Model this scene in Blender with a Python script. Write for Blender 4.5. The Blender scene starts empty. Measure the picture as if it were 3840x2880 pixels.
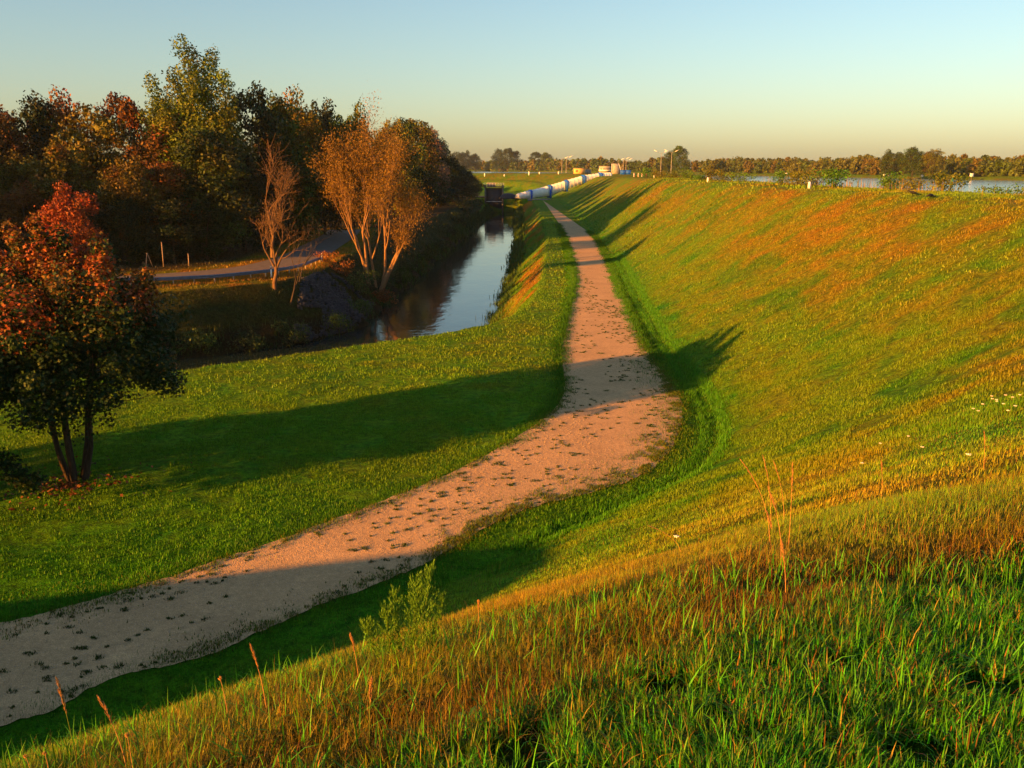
import bpy, math, random
import numpy as np
from mathutils import Vector, Matrix, Euler
PI = math.pi
rng = np.random.default_rng(11)
random.seed(11)
SC = bpy.context.scene
COL = SC.collection

# ------------------------------------------------------------------ plan of the place (metres, path level z = 0)
CAM = (0.0, 0.0, 10.5)
SUN_AZ = math.radians(37.0)          # shadows run towards (cos, sin)
SUN_EL = math.radians(11.6)
WATER_Z, LAKE_Z = -4.8, 4.5

def smooth_line(pts, step=1.5):
    p = np.array(pts, float)
    out = []
    for i in range(len(p) - 1):
        p0 = p[max(i - 1, 0)]; p1 = p[i]; p2 = p[i + 1]; p3 = p[min(i + 2, len(p) - 1)]
        L = np.linalg.norm(p2 - p1); n = max(2, min(14, int(L / step)))
        # centripetal-like tangents scaled by the neighbouring chord lengths
        l0 = max(np.linalg.norm(p1 - p0), 1e-6); l2 = max(np.linalg.norm(p3 - p2), 1e-6)
        m1 = (p2 - p1) if i == 0 else ((p1 - p0) / l0 * L + (p2 - p1)) * 0.5
        m2 = (p2 - p1) if i == len(p) - 2 else ((p2 - p1) + (p3 - p2) / l2 * L) * 0.5
        for k in range(n):
            t = k / n
            out.append((2*t**3-3*t**2+1)*p1 + (t**3-2*t**2+t)*m1 + (-2*t**3+3*t**2)*p2 + (t**3-t**2)*m2)
    out.append(p[-1])
    return np.array(out)

SHOULDER = smooth_line([(-220,-60),(-120,-34),(-70,-16),(-50,-12),(-43,-8.2),(-34.6,-3.8),(-28,0),(-21,.4),(-14,-1.2),(-8.0,-1.1),(-2.4,2.9),(0.7,4.9),(6,7.6),(14,13),(21.5,24),  # unseen left stretch bent so the dike's shadow edge falls across the path
                        (25.5,40),(26,55),(24.7,80),(25.8,130),(28.5,200),(29,300),(30,365),(26,403),(10,424),(-30,438),(-120,452),(-400,500),(-1600,640)])
TOE = smooth_line([(-230,-30),(-130,-14),(-75,3),(-50,9),(-36,13.5),(-26,15.5),(-16,11.8),(-9,13.4),(-2.4,20.0),(2.65,25.6),(6.4,29.5),(8.3,34.5),(9.2,45),(9.5,55),
                   (10.3,70),(12,98),(13.4,148),(14.0,225),(14.4,297),(13,350),(6,375),(-6,393),(-40,408),(-120,424),(-400,470),(-1600,610)])
BANK_R = smooth_line([(-400,10),(-120,30),(-60,38),(-30,42),(-17.3,46),(-10,51.7),(-5,55.5),(-1,60),(1,66),(2.4,75),(3.8,95),(5.3,130),(6.6,200),(7,300),(7,312)])
BANK_L = smooth_line([(-400,40),(-120,58),(-60,66),(-40,70),(-31,75),(-25,79.5),(-21.5,84),(-20.5,100),(-19.5,120),(-18,160),(-15,248),(-13,300),(-13,312)])
SHORE = smooth_line([(330,-400),(300,100),(250,300),(222,392),(124,725),(-75,1265),(-500,2200),(-1200,3400)], 30)
PATH_L = np.array([(-34,19),(-22,17.2),(-17,16.6),(-12.2,18.7),(-9.31,20.96),(-6.84,23.5),(-4.33,26.45),(-1.71,30.05),(0.46,34.2),(1.85,37.6),(2.6,42),(2.95,50.5),(4,61.5),(6.2,86),(8.0,131),(9.0,178),(9.9,290)])
PATH_R = np.array([(-34,14.6),(-22,14.6),(-15,13.1),(-9.86,14.9),(-8.4,16.6),(-6.6,17.6),(-4.9,19.5),(-2.4,22.0),(0.1,25.6),(4.2,28.8),(6.2,32.5),(7.7,38.5),(7.9,44),(8.0,53.5),(9.4,78),(11,105),(12.6,150)])
PATH_R = np.vstack([PATH_R, [(13.0,290)]])[:]
ROAD_C = smooth_line([(-200,60),(-90,74),(-50,80.5),(-36,85),(-28,92),(-25.5,102),(-26,122),(-27,138),(-28.5,152)])

def dist_poly(x, y, poly):
    d = np.full(x.shape, 1e9)
    for (ax, ay), (bx, by) in zip(poly[:-1], poly[1:]):
        ex, ey = bx-ax, by-ay
        L = ex*ex+ey*ey
        if L < 1e-9: continue
        t = np.clip(((x-ax)*ex+(y-ay)*ey)/L, 0, 1)
        d = np.minimum(d, (x-ax-t*ex)**2+(y-ay-t*ey)**2)
    return np.sqrt(d)
def inside(x, y, poly):
    r = np.zeros(x.shape, bool)
    n = len(poly)
    for i in range(n):
        ax, ay = poly[i]; bx, by = poly[(i+1) % n]
        if ay == by: continue
        c = ((ay > y) != (by > y)) & (x < (bx-ax)*(y-ay)/(by-ay)+ax)
        r ^= c
    return r
def sstep(a, b, v):
    t = np.clip((v-a)/(b-a), 0, 1); return t*t*(3-2*t)
def vnoise(x, y, seed=0):
    xi = np.floor(x).astype(np.int64); yi = np.floor(y).astype(np.int64)
    fx = x-xi; fy = y-yi; fx = fx*fx*(3-2*fx); fy = fy*fy*(3-2*fy)
    def h(a, b):
        n = (a*374761393 + b*668265263 + seed*1442695041) & 0xffffffff
        n = ((n ^ (n >> 13))*1274126177) & 0xffffffff
        return ((n ^ (n >> 16)) & 0xffff)/65535.0
    return (h(xi,yi)*(1-fx)+h(xi+1,yi)*fx)*(1-fy)+(h(xi,yi+1)*(1-fx)+h(xi+1,yi+1)*fx)*fy
def fbm(x, y, seed=0, o=3):
    s = 0; a = .5; t = 0
    for k in range(o):
        s = s+a*vnoise(x*2**k, y*2**k, seed+k*7); t += a; a *= .5
    return s/t

slope_poly = np.vstack([TOE, SHOULDER[::-1]])
crest_poly = np.vstack([SHOULDER, [(-1600,4000),(4000,4000),(4000,-800),(-220,-800)]])
canal_poly = np.vstack([BANK_R, BANK_L[::-1]])
beyond_poly = np.vstack([SHORE, [(-1200,6000),(6000,6000),(6000,-400)]])
def resample(p, n):
    s = np.r_[0, np.cumsum(np.linalg.norm(np.diff(p, axis=0), axis=1))]
    u = np.linspace(0, s[-1], n)
    return np.c_[np.interp(u, s, p[:,0]), np.interp(u, s, p[:,1])]
def path_edges(n=240):
    A = []; B = []
    idx = np.linspace(0, len(PATH_L)-1, n)
    for P, O in ((PATH_L, A), (PATH_R, B)):
        k = np.arange(len(P))
        for t in idx:
            i = min(int(t), len(P)-2); f = t-i
            p0=P[max(i-1,0)];p1=P[i];p2=P[i+1];p3=P[min(i+2,len(P)-1)]
            O.append(.5*((2*p1)+(p2-p0)*f+(2*p0-5*p1+4*p2-p3)*f*f+(3*p1-p0-3*p2+p3)*f**3))
    return np.array(A), np.array(B)
PA, PB = path_edges()
path_poly = np.vstack([PA, PB[::-1]])

def terrain(x, y):
    """height, slope parameter (0 toe .. 1 crest), crest mask, canal depth mask"""
    dt = dist_poly(x, y, TOE); ds = dist_poly(x, y, SHOULDER)
    ins = inside(x, y, slope_poly); inc = inside(x, y, crest_poly) & ~ins
    hc = np.interp(y, [-100, 60, 130, 300, 420, 800], [8.7, 8.7, 8.5, 7.4, 7.3, 7.3])
    t = np.where(ins, dt/np.maximum(dt+ds, 1e-6), np.where(inc, 1.0, 0.0))
    f = t + .015*np.sin(2*PI*t)*-1
    z = hc*f
    # rounded shoulder
    nr = sstep(44, 14, np.hypot(x, y)); sg_ = np.where(inc, -ds, ds); w_ = .5+1.5*nr; s0 = .1+.60*nr
    rnd = .54*(w_*np.log1p(np.exp(np.clip((sg_+s0)/w_, -30, 30)))-np.maximum(sg_, 0))*np.where(inc, 1, sstep(0, .75, t))
    z = z-np.where(inc | ins, rnd, 0)
    # lake side of the crest
    cw = np.interp(y, [-50, 310, 335, 520, 540], [6.5, 6.5, 42, 42, 7])
    z = np.where(inc, np.maximum(hc-np.maximum(ds-cw, 0)*.5, 1.5)-rnd, z)
    inb = inside(x, y, beyond_poly); dsh = dist_poly(x, y, SHORE)
    z = np.where(inb, np.minimum(3.0+dsh*.35, 5.6)+fbm(x/40, y/40, 5)*1.2, z)
    # canal
    dr = dist_poly(x, y, BANK_R); dl = dist_poly(x, y, BANK_L)
    ican = inside(x, y, canal_poly)
    wob = (fbm(x/3.2, y/3.2, 21)-.5)*2.0
    dcan = np.minimum(dr*1.02, dl*.9)+wob*np.clip(np.minimum(dr, dl)/4, 0, 1)
    zc = -np.minimum(np.maximum(dcan-.2, 0)*.9, 6.3)
    z = np.where(ican, zc, z)
    return z, t, inc, np.where(ican, np.maximum(dcan, .01), 0), ds, dt, inb

def axis(parts):
    out = [parts[0][0]]
    for a, b, s in parts:
        n = max(1, int(round((b-a)/s)))
        out += list(np.linspace(a, b, n+1)[1:])
    return np.array(out)
XS = axis([(-1600,-1200,100),(-1200,-500,70),(-500,-200,20),(-200,-90,6),(-90,-40,1.6),(-40,-14,.6),(-14,16,.3),(16,34,.5),(34,60,1.5),(60,250,5),(250,700,20),(700,1700,100)])
YS = axis([(-400,-60,30),(-60,-6,3),(-6,30,.3),(30,110,.6),(110,200,1.2),(200,330,2),(330,460,3),(460,1000,12),(1000,2000,50),(2000,3000,200)])
GX, GY = np.meshgrid(XS, YS, indexing='ij')
GZ, GT, GC, GCAN, GDS, GDT, GB = terrain(GX, GY)
GP = inside(GX, GY, path_poly)
road_d = dist_poly(GX, GY, ROAD_C)
dpath = dist_poly(GX, GY, path_poly)
bump = (fbm(GX/1.3, GY/1.3, 3)-.5)*.13 + (fbm(GX/.45, GY/.45, 4, 2)-.5)*.06 + (fbm(GX/7, GY/7, 9)-.5)*.35
keep = np.where(GP, 0, sstep(0, 1.2, dpath))*sstep(3.4, 5, road_d)
GZ = GZ+bump*keep
# the path lies a little lower than the turf beside it, a shallow gutter runs along the toe
GZ = GZ-np.where((GY>24)&(GY<80)&(GX>1), .10*np.exp(-((GDT-.2)/.55)**2), 0)

def bil(F, x, y):
    i = np.clip(np.searchsorted(XS, x)-1, 0, len(XS)-2); j = np.clip(np.searchsorted(YS, y)-1, 0, len(YS)-2)
    fx = np.clip((x-XS[i])/(XS[i+1]-XS[i]), 0, 1); fy = np.clip((y-YS[j])/(YS[j+1]-YS[j]), 0, 1)
    return (F[i,j]*(1-fx)+F[i+1,j]*fx)*(1-fy)+(F[i,j+1]*(1-fx)+F[i+1,j+1]*fx)*fy
def hz(x, y): return bil(GZ, np.asarray(x, float), np.asarray(y, float))
def hz1(x, y): return float(hz(np.array([x]), np.array([y]))[0])

LUSH=np.array((.022,.145,.003)); GYEL=np.array((.098,.185,.004)); OLIV=np.array((.150,.145,.004)); DRY=np.array((.235,.118,.007)); RED=np.array((.25,.078,.008)); BRN=np.array((.036,.028,.010)); LAWN=np.array((.085,.205,.004))
def mixc(a, b, f): f = np.clip(f, 0, 1)[..., None]; return a*(1-f)+b*f
def gcol(x, y, t, inc, can, ds, dt):
    n1 = fbm(x/3.5, y/5.0, 31, 4); n2 = fbm(x/.8, y/.8, 37, 3); n3 = fbm(x/11, y/16, 41, 3); n4 = fbm(x/1.6, y/1.6, 43, 3)
    one = np.ones(x.shape+(1,))
    # lawn
    c = LAWN*one
    c = mixc(c, GYEL, sstep(.45, .7, n1)*.8+sstep(38, 60, y)*.4)
    c = mixc(c, OLIV, sstep(.55, .8, n4)*.45*sstep(30, 44, y))
    c = mixc(c, LUSH*1.15, sstep(32, 20, y)*.6)
    # slope
    s = GYEL*one
    s = mixc(s, OLIV, sstep(.35, .62, n1*.6+n2*.4)*(.35+.65*sstep(.15, .6, t)))
    s = mixc(s, DRY, sstep(.48, .78, n3*.55+n4*.45)*sstep(.2, .65, t)*.5)
    s = mixc(s, RED, sstep(.60, .76, n3*.4+n1*.6)*sstep(.5, .85, t)*.25)
    s = mixc(s, LUSH, sstep(.56, .72, fbm(x/2.2, y/2.2, 53, 3))*.55+sstep(.16, .03, t)*.5)
    near = sstep(9, 3, np.hypot(x-0, y-3))
    s = mixc(s, mixc(OLIV*.8*one, DRY*.7, sstep(.45,.7,n4)), near*.35*sstep(.55,.9,t))
    w = (t > 0)
    c = np.where(w[..., None], s, c)
    # crest
    k = mixc(GYEL*one, OLIV, sstep(.4, .7, n1))
    k = mixc(k, DRY, sstep(.6, .8, n4)*.4)
    nearc = sstep(14, 7, np.hypot(x, y))
    k2 = mixc(LUSH*one, GYEL, sstep(.5, .75, n2)*.4)
    k2 = mixc(k2, DRY*.5, sstep(.62, .82, n4)*.25)
    belt = mixc(OLIV*.7*one, DRY*.5, sstep(.42, .68, n4)*.8)
    k2 = mixc(belt, k2, sstep(.6, 1.25, ds+(n2-.5)*.6))
    k = mixc(k, 0*k+k2, nearc)
    c = np.where(inc[..., None], k, c)
    # canal banks
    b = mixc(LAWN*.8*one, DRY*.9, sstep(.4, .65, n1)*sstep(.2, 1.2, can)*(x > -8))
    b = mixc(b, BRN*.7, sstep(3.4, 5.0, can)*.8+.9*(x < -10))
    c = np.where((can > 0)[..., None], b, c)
    return c
GCOL = gcol(GX, GY, GT, GC, GCAN, GDS, GDT)
# land left of the canal: rough verge, then dark forest floor
left = inside(GX, GY, np.vstack([BANK_L, [(-13,372),(-120,405),(-1600,590),(-1700,590),(-1700,40)]])) & (GCAN == 0)
GDRK = 1-.5*sstep(9, 5, np.hypot(GX, GY))*1.0  # near ground colour darkened to stand for shade in the gaps between blades
GCOL0 = GCOL.copy()
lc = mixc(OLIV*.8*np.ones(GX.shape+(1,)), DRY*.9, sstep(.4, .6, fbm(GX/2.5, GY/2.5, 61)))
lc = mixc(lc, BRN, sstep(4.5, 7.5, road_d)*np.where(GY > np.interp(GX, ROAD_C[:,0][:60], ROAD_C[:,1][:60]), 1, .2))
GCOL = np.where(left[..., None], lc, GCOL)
GCOL = np.where(GB[..., None], mixc(GYEL*.8*np.ones(GX.shape+(1,)), BRN*2.5, sstep(6, 2, dist_poly(GX, GY, SHORE))), GCOL)

# ------------------------------------------------------------------ node materials
def new_mat(name):
    m = bpy.data.materials.new(name); m.use_nodes = True; m.node_tree.nodes.clear(); return m, m.node_tree
def N(nt, typ, **kw):
    n = nt.nodes.new(typ)
    for k, v in kw.items():
        if k.startswith('i_'): n.inputs[k[2:].replace('_', ' ')].default_value = v
        else: setattr(n, k, v)
    return n
def out(nt, sh): o = N(nt, 'ShaderNodeOutputMaterial'); nt.links.new(sh, o.inputs['Surface']); return o
def noise(nt, vec, scale, detail=4, rough=.55, dist=0):
    n = N(nt, 'ShaderNodeTexNoise', i_Scale=scale, i_Detail=detail, i_Roughness=rough, i_Distortion=dist)
    nt.links.new(vec, n.inputs['Vector']); return n
def ramp(nt, fac, stops):
    r = N(nt, 'ShaderNodeValToRGB'); nt.links.new(fac, r.inputs[0])
    e = r.color_ramp.elements
    while len(e) < len(stops): e.new(.5)
    for q, (p, c) in zip(e, stops): q.position = p; q.color = (c, c, c, 1) if isinstance(c, (int, float)) else (*c, 1)
    return r
def mul(nt, a, b, fac=1, mode='MULTIPLY'):
    m = N(nt, 'ShaderNodeMix', data_type='RGBA', blend_type=mode); m.inputs[0].default_value = fac
    for s, v in ((6, a), (7, b)):
        if hasattr(v, 'links'): nt.links.new(v, m.inputs[s])
        else: m.inputs[s].default_value = (*v, 1)
    return m.outputs[2]

def mat_simple(name, col, rough=.7, metal=0, var=.25, scale=3, spec=.3, bump=.0):
    m, nt = new_mat(name)
    g = N(nt, 'ShaderNodeTexCoord'); n = noise(nt, g.outputs['Object'], scale, 5)
    r = ramp(nt, n.outputs[0], [(.3, 1-var), (.7, 1+var*.4)])
    p = N(nt, 'ShaderNodeBsdfPrincipled', i_Roughness=rough, i_Metallic=metal)
    p.inputs['Specular IOR Level'].default_value = spec
    nt.links.new(mul(nt, col, r.outputs[0]), p.inputs['Base Color'])
    if bump:
        b = N(nt, 'ShaderNodeBump', i_Strength=bump, i_Distance=.05); nt.links.new(n.outputs[0], b.inputs['Height']); nt.links.new(b.outputs[0], p.inputs['Normal'])
    out(nt, p.outputs[0]); return m

def mat_ground():
    m, nt = new_mat('turf'); g = N(nt, 'ShaderNodeNewGeometry'); P = g.outputs['Position']
    a = N(nt, 'ShaderNodeAttribute', attribute_name='col')
    n1 = noise(nt, P, 3.5, 6, .65); n2 = noise(nt, P, .9, 4); n3 = noise(nt, P, 14, 5, .7)
    c = mul(nt, a.outputs['Color'], ramp(nt, n1.outputs[0], [(.32, .45), (.5, .95), (.68, 1.45)]).outputs[0])
    c = mul(nt, c, ramp(nt, n2.outputs[0], [(.32, (.62, .92, .9)), (.5, (1, 1, 1)), (.68, (1.28, .98, 1.0))]).outputs[0])
    c = mul(nt, c, ramp(nt, n3.outputs[0], [(.3, .6), (.7, 1.3)]).outputs[0])
    p = N(nt, 'ShaderNodeBsdfPrincipled', i_Roughness=.95); p.inputs['Specular IOR Level'].default_value = .05
    nt.links.new(c, p.inputs['Base Color'])
    b = N(nt, 'ShaderNodeBump', i_Strength=.9, i_Distance=.16); nt.links.new(n1.outputs[0], b.inputs['Height'])
    b2 = N(nt, 'ShaderNodeBump', i_Strength=.8, i_Distance=.05); nt.links.new(n3.outputs[0], b2.inputs['Height']); nt.links.new(b.outputs[0], b2.inputs['Normal'])
    nt.links.new(b2.outputs[0], p.inputs['Normal'])
    out(nt, p.outputs[0]); return m
def mat_path():
    m, nt = new_mat('gravel'); g = N(nt, 'ShaderNodeNewGeometry'); P = g.outputs['Position']
    n1 = noise(nt, P, .5, 5, .6); n2 = noise(nt, P, 38, 4, .8); v = N(nt, 'ShaderNodeTexVoronoi', i_Scale=26.0); nt.links.new(P, v.inputs['Vector'])
    n4 = noise(nt, P, 6, 6, .7)
    c = mul(nt, (.57, .37, .18), ramp(nt, n1.outputs[0], [(.3, .85), (.7, 1.1)]).outputs[0])
    c = mul(nt, c, ramp(nt, n2.outputs[0], [(.3, .6), (.5, 1.0), (.72, 1.35)]).outputs[0])
    c = mul(nt, c, ramp(nt, v.outputs['Distance'], [(0, 1.2), (.5, .8)]).outputs[0])
    c = mul(nt, c, ramp(nt, n4.outputs[0], [(.3, .78), (.65, 1.1)]).outputs[0])
    p = N(nt, 'ShaderNodeBsdfPrincipled', i_Roughness=.95); p.inputs['Specular IOR Level'].default_value = .1
    nt.links.new(c, p.inputs['Base Color'])
    b = N(nt, 'ShaderNodeBump', i_Strength=.55, i_Distance=.02); nt.links.new(v.outputs['Distance'], b.inputs['Height']); b.invert = True
    b2 = N(nt, 'ShaderNodeBump', i_Strength=.5, i_Distance=.03); nt.links.new(n4.outputs[0], b2.inputs['Height']); nt.links.new(b.outputs[0], b2.inputs['Normal'])
    nt.links.new(b2.outputs[0], p.inputs['Normal']); out(nt, p.outputs[0]); return m
def mat_water(name, col, scale, strength, rough=.03):
    m, nt = new_mat(name); g = N(nt, 'ShaderNodeNewGeometry')
    mp = N(nt, 'ShaderNodeMapping'); mp.inputs['Scale'].default_value = (1, .6, 1); nt.links.new(g.outputs['Position'], mp.inputs[0])
    n = noise(nt, mp.outputs[0], scale, 3, .5); n2 = noise(nt, mp.outputs[0], scale*.17, 2)
    p = N(nt, 'ShaderNodeBsdfPrincipled', i_Roughness=rough, i_IOR=1.33); p.inputs['Base Color'].default_value = (*col, 1)
    p.inputs['Specular IOR Level'].default_value = .6
    b = N(nt, 'ShaderNodeBump', i_Strength=strength, i_Distance=.03); nt.links.new(n.outputs[0], b.inputs['Height'])
    b2 = N(nt, 'ShaderNodeBump', i_Strength=strength, i_Distance=.1); nt.links.new(n2.outputs[0], b2.inputs['Height']); nt.links.new(b.outputs[0], b2.inputs['Normal'])
    nt.links.new(b2.outputs[0], p.inputs['Normal']); out(nt, p.outputs[0]); return m
def mat_leaf(name, attr=True, obj_tint=True, trans=.25, rough=.6, spec=.25):
    m, nt = new_mat(name)
    a = N(nt, 'ShaderNodeAttribute', attribute_name='col').outputs['Color']
    if obj_tint:
        o = N(nt, 'ShaderNodeObjectInfo'); a = mul(nt, a, o.outputs['Color'])
    p = N(nt, 'ShaderNodeBsdfPrincipled', i_Roughness=rough); p.inputs['Specular IOR Level'].default_value = spec
    nt.links.new(a, p.inputs['Base Color'])
    t = N(nt, 'ShaderNodeBsdfTranslucent'); nt.links.new(a, t.inputs[0])
    x = N(nt, 'ShaderNodeMixShader'); x.inputs[0].default_value = trans
    nt.links.new(p.outputs[0], x.inputs[1]); nt.links.new(t.outputs[0], x.inputs[2]); out(nt, x.outputs[0]); return m
M = {}
M['turf'] = mat_ground(); M['gravel'] = mat_path()
M['canal'] = mat_water('canal_water', (.008, .018, .016), 2.2, .30)
M['lake'] = mat_water('lake_water', (.16, .34, .38), .6, .5, .16)
M['grass'] = mat_leaf('grass_blades', obj_tint=False, trans=.22, rough=.5, spec=.22)
M['leaf'] = mat_leaf('foliage', trans=.2)
M['asphalt'] = mat_simple('asphalt', (.12, .098, .08), .9, 0, .3, 1.5)
def mat_bark(name, col):
    m, nt = new_mat(name); g = N(nt, 'ShaderNodeTexCoord')
    mp = N(nt, 'ShaderNodeMapping'); mp.inputs['Scale'].default_value = (6, 6, 1.2); nt.links.new(g.outputs['Object'], mp.inputs[0])
    n = noise(nt, mp.outputs[0], 2.2, 6, .7)
    p = N(nt, 'ShaderNodeBsdfPrincipled', i_Roughness=.9); p.inputs['Specular IOR Level'].default_value = .15
    nt.links.new(mul(nt, col, ramp(nt, n.outputs[0], [(.3, .5), (.7, 1.25)]).outputs[0]), p.inputs['Base Color'])
    b = N(nt, 'ShaderNodeBump', i_Strength=.8, i_Distance=.04); nt.links.new(n.outputs[0], b.inputs['Height']); nt.links.new(b.outputs[0], p.inputs['Normal'])
    out(nt, p.outputs[0]); return m
M['bark'] = mat_bark('dark_bark', (.07, .05, .035)); M['barkpale'] = mat_bark('pale_bark', (.32, .22, .14))
M['barkrust'] = mat_bark('rusty_bark', (.15, .088, .045))
M['barkwil'] = mat_bark('willow_bark', (.24, .14, .065)); M['sluice'] = mat_simple('sluice_concrete', (.12, .115, .11), .9, 0, .3, 1.2)
M['steel'] = mat_simple('shaded_steel', (.07, .12, .20), .5, 0, .3, 4, spec=.5); M['post'] = mat_simple('sunlit_steel', (.45, .38, .30), .6, 0, .3, 4)  # beam coloured dark blue for its shaded face, posts pale as if sunlit
M['white'] = mat_simple('white_paint', (.8, .8, .76), .6, 0, .12, 6)
M['black'] = mat_simple('black_paint', (.02, .02, .02), .6)
M['blue'] = mat_simple('blue_paint', (.008, .11, .62), .5, 0, .15)
M['tarp'] = mat_simple('white_tarpaulin', (.84, .83, .76), .6, 0, .12, 1.2)
M['conc'] = mat_simple('concrete', (.30, .29, .27), .85, 0, .35, 1.2)
M['dark'] = mat_simple('dark_sheet', (.03, .032, .04), .6)
M['yellow'] = mat_simple('ochre_cladding', (.62, .38, .12), .7, 0, .15, 2)
M['red'] = mat_simple('red_paint', (.55, .05, .03), .6)
M['teal'] = mat_simple('teal_paint', (.02, .42, .36), .5)
M['wood'] = mat_simple('weathered_wood', (.30, .22, .15), .85, 0, .3, 8)
M['feather'] = mat_simple('black_feathers', (.012, .012, .014), .5)
M['stone'] = mat_simple('quarry_stone', (.040, .042, .050), .9, 0, .5, 5, bump=.6)
M['glass'] = mat_simple('window_glass', (.02, .025, .03), .15, 0, .1, 2, spec=.6)
M['straw'] = mat_simple('dry_straw', (.42, .22, .06), .8, 0, .3, 30)
M['stem'] = mat_simple('green_stem', (.10, .15, .01), .7, 0, .3, 20)
M['petal'] = mat_simple('white_petals', (.75, .72, .6), .7, 0, .1, 20)

# ------------------------------------------------------------------ object helpers
def mesh_np(name, V, F, mat, cols=None, smooth=False):
    """V (n,3); F: list of arrays with constant width"""
    me = bpy.data.meshes.new(name)
    V = np.asarray(V, np.float32); me.vertices.add(len(V)); me.vertices.foreach_set('co', V.ravel())
    if not isinstance(F, list): F = [F]
    F = [np.asarray(f, np.int32) for f in F if len(f)]
    tot = np.concatenate([np.full(len(f), f.shape[1], np.int32) for f in F])
    idx = np.concatenate([f.ravel() for f in F])
    me.loops.add(len(idx)); me.loops.foreach_set('vertex_index', idx)
    me.polygons.add(len(tot)); st = np.r_[0, np.cumsum(tot)[:-1]].astype(np.int32)
    me.polygons.foreach_set('loop_start', st); me.polygons.foreach_set('loop_total', tot)
    if smooth: me.polygons.foreach_set('use_smooth', np.ones(len(tot), bool))
    if cols is not None:
        a = me.color_attributes.new('col', 'FLOAT_COLOR', 'POINT')
        c = np.ones((len(V), 4), np.float32); c[:, :3] = cols; a.data.foreach_set('color', c.ravel())
    me.update(calc_edges=True); me.materials.append(mat); return me
def link(name, me, parent=None, loc=(0,0,0), rot=(0,0,0), scale=(1,1,1)):
    o = bpy.data.objects.new(name, me); COL.objects.link(o); o.location = loc; o.rotation_euler = rot; o.scale = scale
    if parent: o.parent = parent
    return o
def tag(o, label=None, cat=None, group=None, kind=None):
    if label: o['label'] = label
    if cat: o['category'] = cat
    if group: o['group'] = group
    if kind: o['kind'] = kind
    return o
def empty(name, loc, rz=0, label=None, cat=None, group=None, scale=1):
    o = link(name, None, None, loc, (0, 0, rz), (scale,)*3 if isinstance(scale, (int, float)) else scale); o.empty_display_size = .2
    return tag(o, label, cat, group)
class MB:
    """collects boxes, tubes and prisms into one mesh"""
    def __init__(s): s.V = []; s.Q = []; s.T = []; s.n = 0
    def add(s, V, Q=(), T=()):
        for q in Q: s.Q.append(tuple(i+s.n for i in q))
        for t in T: s.T.append(tuple(i+s.n for i in t))
        s.V += [tuple(v) for v in V]; s.n += len(V); return s
    def box(s, c, d, rz=0, ry=0, rx=0, taper=1.0):
        R = Euler((rx, ry, rz)).to_matrix(); V = []
        for z in (-.5, .5):
            k = taper if z > 0 else 1
            for x, y in ((-.5,-.5),(.5,-.5),(.5,.5),(-.5,.5)): V.append(R @ Vector((x*d[0]*k, y*d[1]*k, z*d[2]))+Vector(c))
        return s.add(V, [(3,2,1,0),(4,5,6,7),(0,1,5,4),(1,2,6,5),(2,3,7,6),(3,0,4,7)])
    def bar(s, a, b, r0, r1=None, n=6):
        a = Vector(a); b = Vector(b); r1 = r0 if r1 is None else r1
        d = b-a
        if d.length < 1e-6: return s
        q = d.to_track_quat('Z', 'Y'); V = []
        for p, r in ((a, r0), (b, r1)):
            for k in range(n): V.append(p+q @ Vector((r*math.cos(2*PI*k/n), r*math.sin(2*PI*k/n), 0)))
        Q = [(k, (k+1) % n, n+(k+1) % n, n+k) for k in range(n)]
        T = [(0, k+1, k) for k in range(1, n-1)]+[(n, n+k, n+k+1) for k in range(1, n-1)]
        return s.add(V, Q, T)
    def tube(s, pts, rad, n=6):
        """continuous tapered tube along points"""
        pts = [Vector(p) for p in pts]; base = s.n; V = []; m = len(pts)
        for i, p in enumerate(pts):
            d = (pts[min(i+1, m-1)]-pts[max(i-1, 0)]); q = d.to_track_quat('Z', 'Y')
            for k in range(n): V.append(p+q @ Vector((rad[i]*math.cos(2*PI*k/n), rad[i]*math.sin(2*PI*k/n), 0)))
        Q = [(i*n+k, i*n+(k+1) % n, (i+1)*n+(k+1) % n, (i+1)*n+k) for i in range(m-1) for k in range(n)]
        T = [((m-1)*n, (m-1)*n+k, (m-1)*n+k+1) for k in range(1, n-1)]
        return s.add(V, Q, T)
    def loft(s, rings):
        n = len(rings[0]); V = [v for r in rings for v in r]; m = len(rings)
        Q = [(i*n+k, i*n+(k+1) % n, (i+1)*n+(k+1) % n, (i+1)*n+k) for i in range(m-1) for k in range(n)]
        T = [(0, k+1, k) for k in range(1, n-1)]+[((m-1)*n, (m-1)*n+k, (m-1)*n+k+1) for k in range(1, n-1)]
        return s.add(V, Q, T)
    def mesh(s, name, mat, smooth=False):
        return mesh_np(name, np.array(s.V), [np.array(s.Q).reshape(-1, 4), np.array(s.T).reshape(-1, 3)], mat, smooth=smooth)
    def obj(s, name, mat, parent=None, smooth=False, **k): return link(name, s.mesh(name, mat, smooth), parent, **k)
def copy_tree(o, parent=None):
    c = o.copy(); COL.objects.link(c); c.parent = parent
    for ch in o.children: copy_tree(ch, c)
    return c

# ------------------------------------------------------------------ ground, path, road, waters
nx, ny = len(XS), len(YS)
I = np.arange(nx*ny).reshape(nx, ny)
Fq = np.stack([I[:-1,:-1], I[1:,:-1], I[1:,1:], I[:-1,1:]], -1).reshape(-1, 4)
tag(link('ground', mesh_np('ground', np.stack([GX, GY, GZ], -1).reshape(-1, 3), Fq, M['turf'], (GCOL*GDRK[..., None]).reshape(-1, 3), True)), kind='structure')

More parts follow.
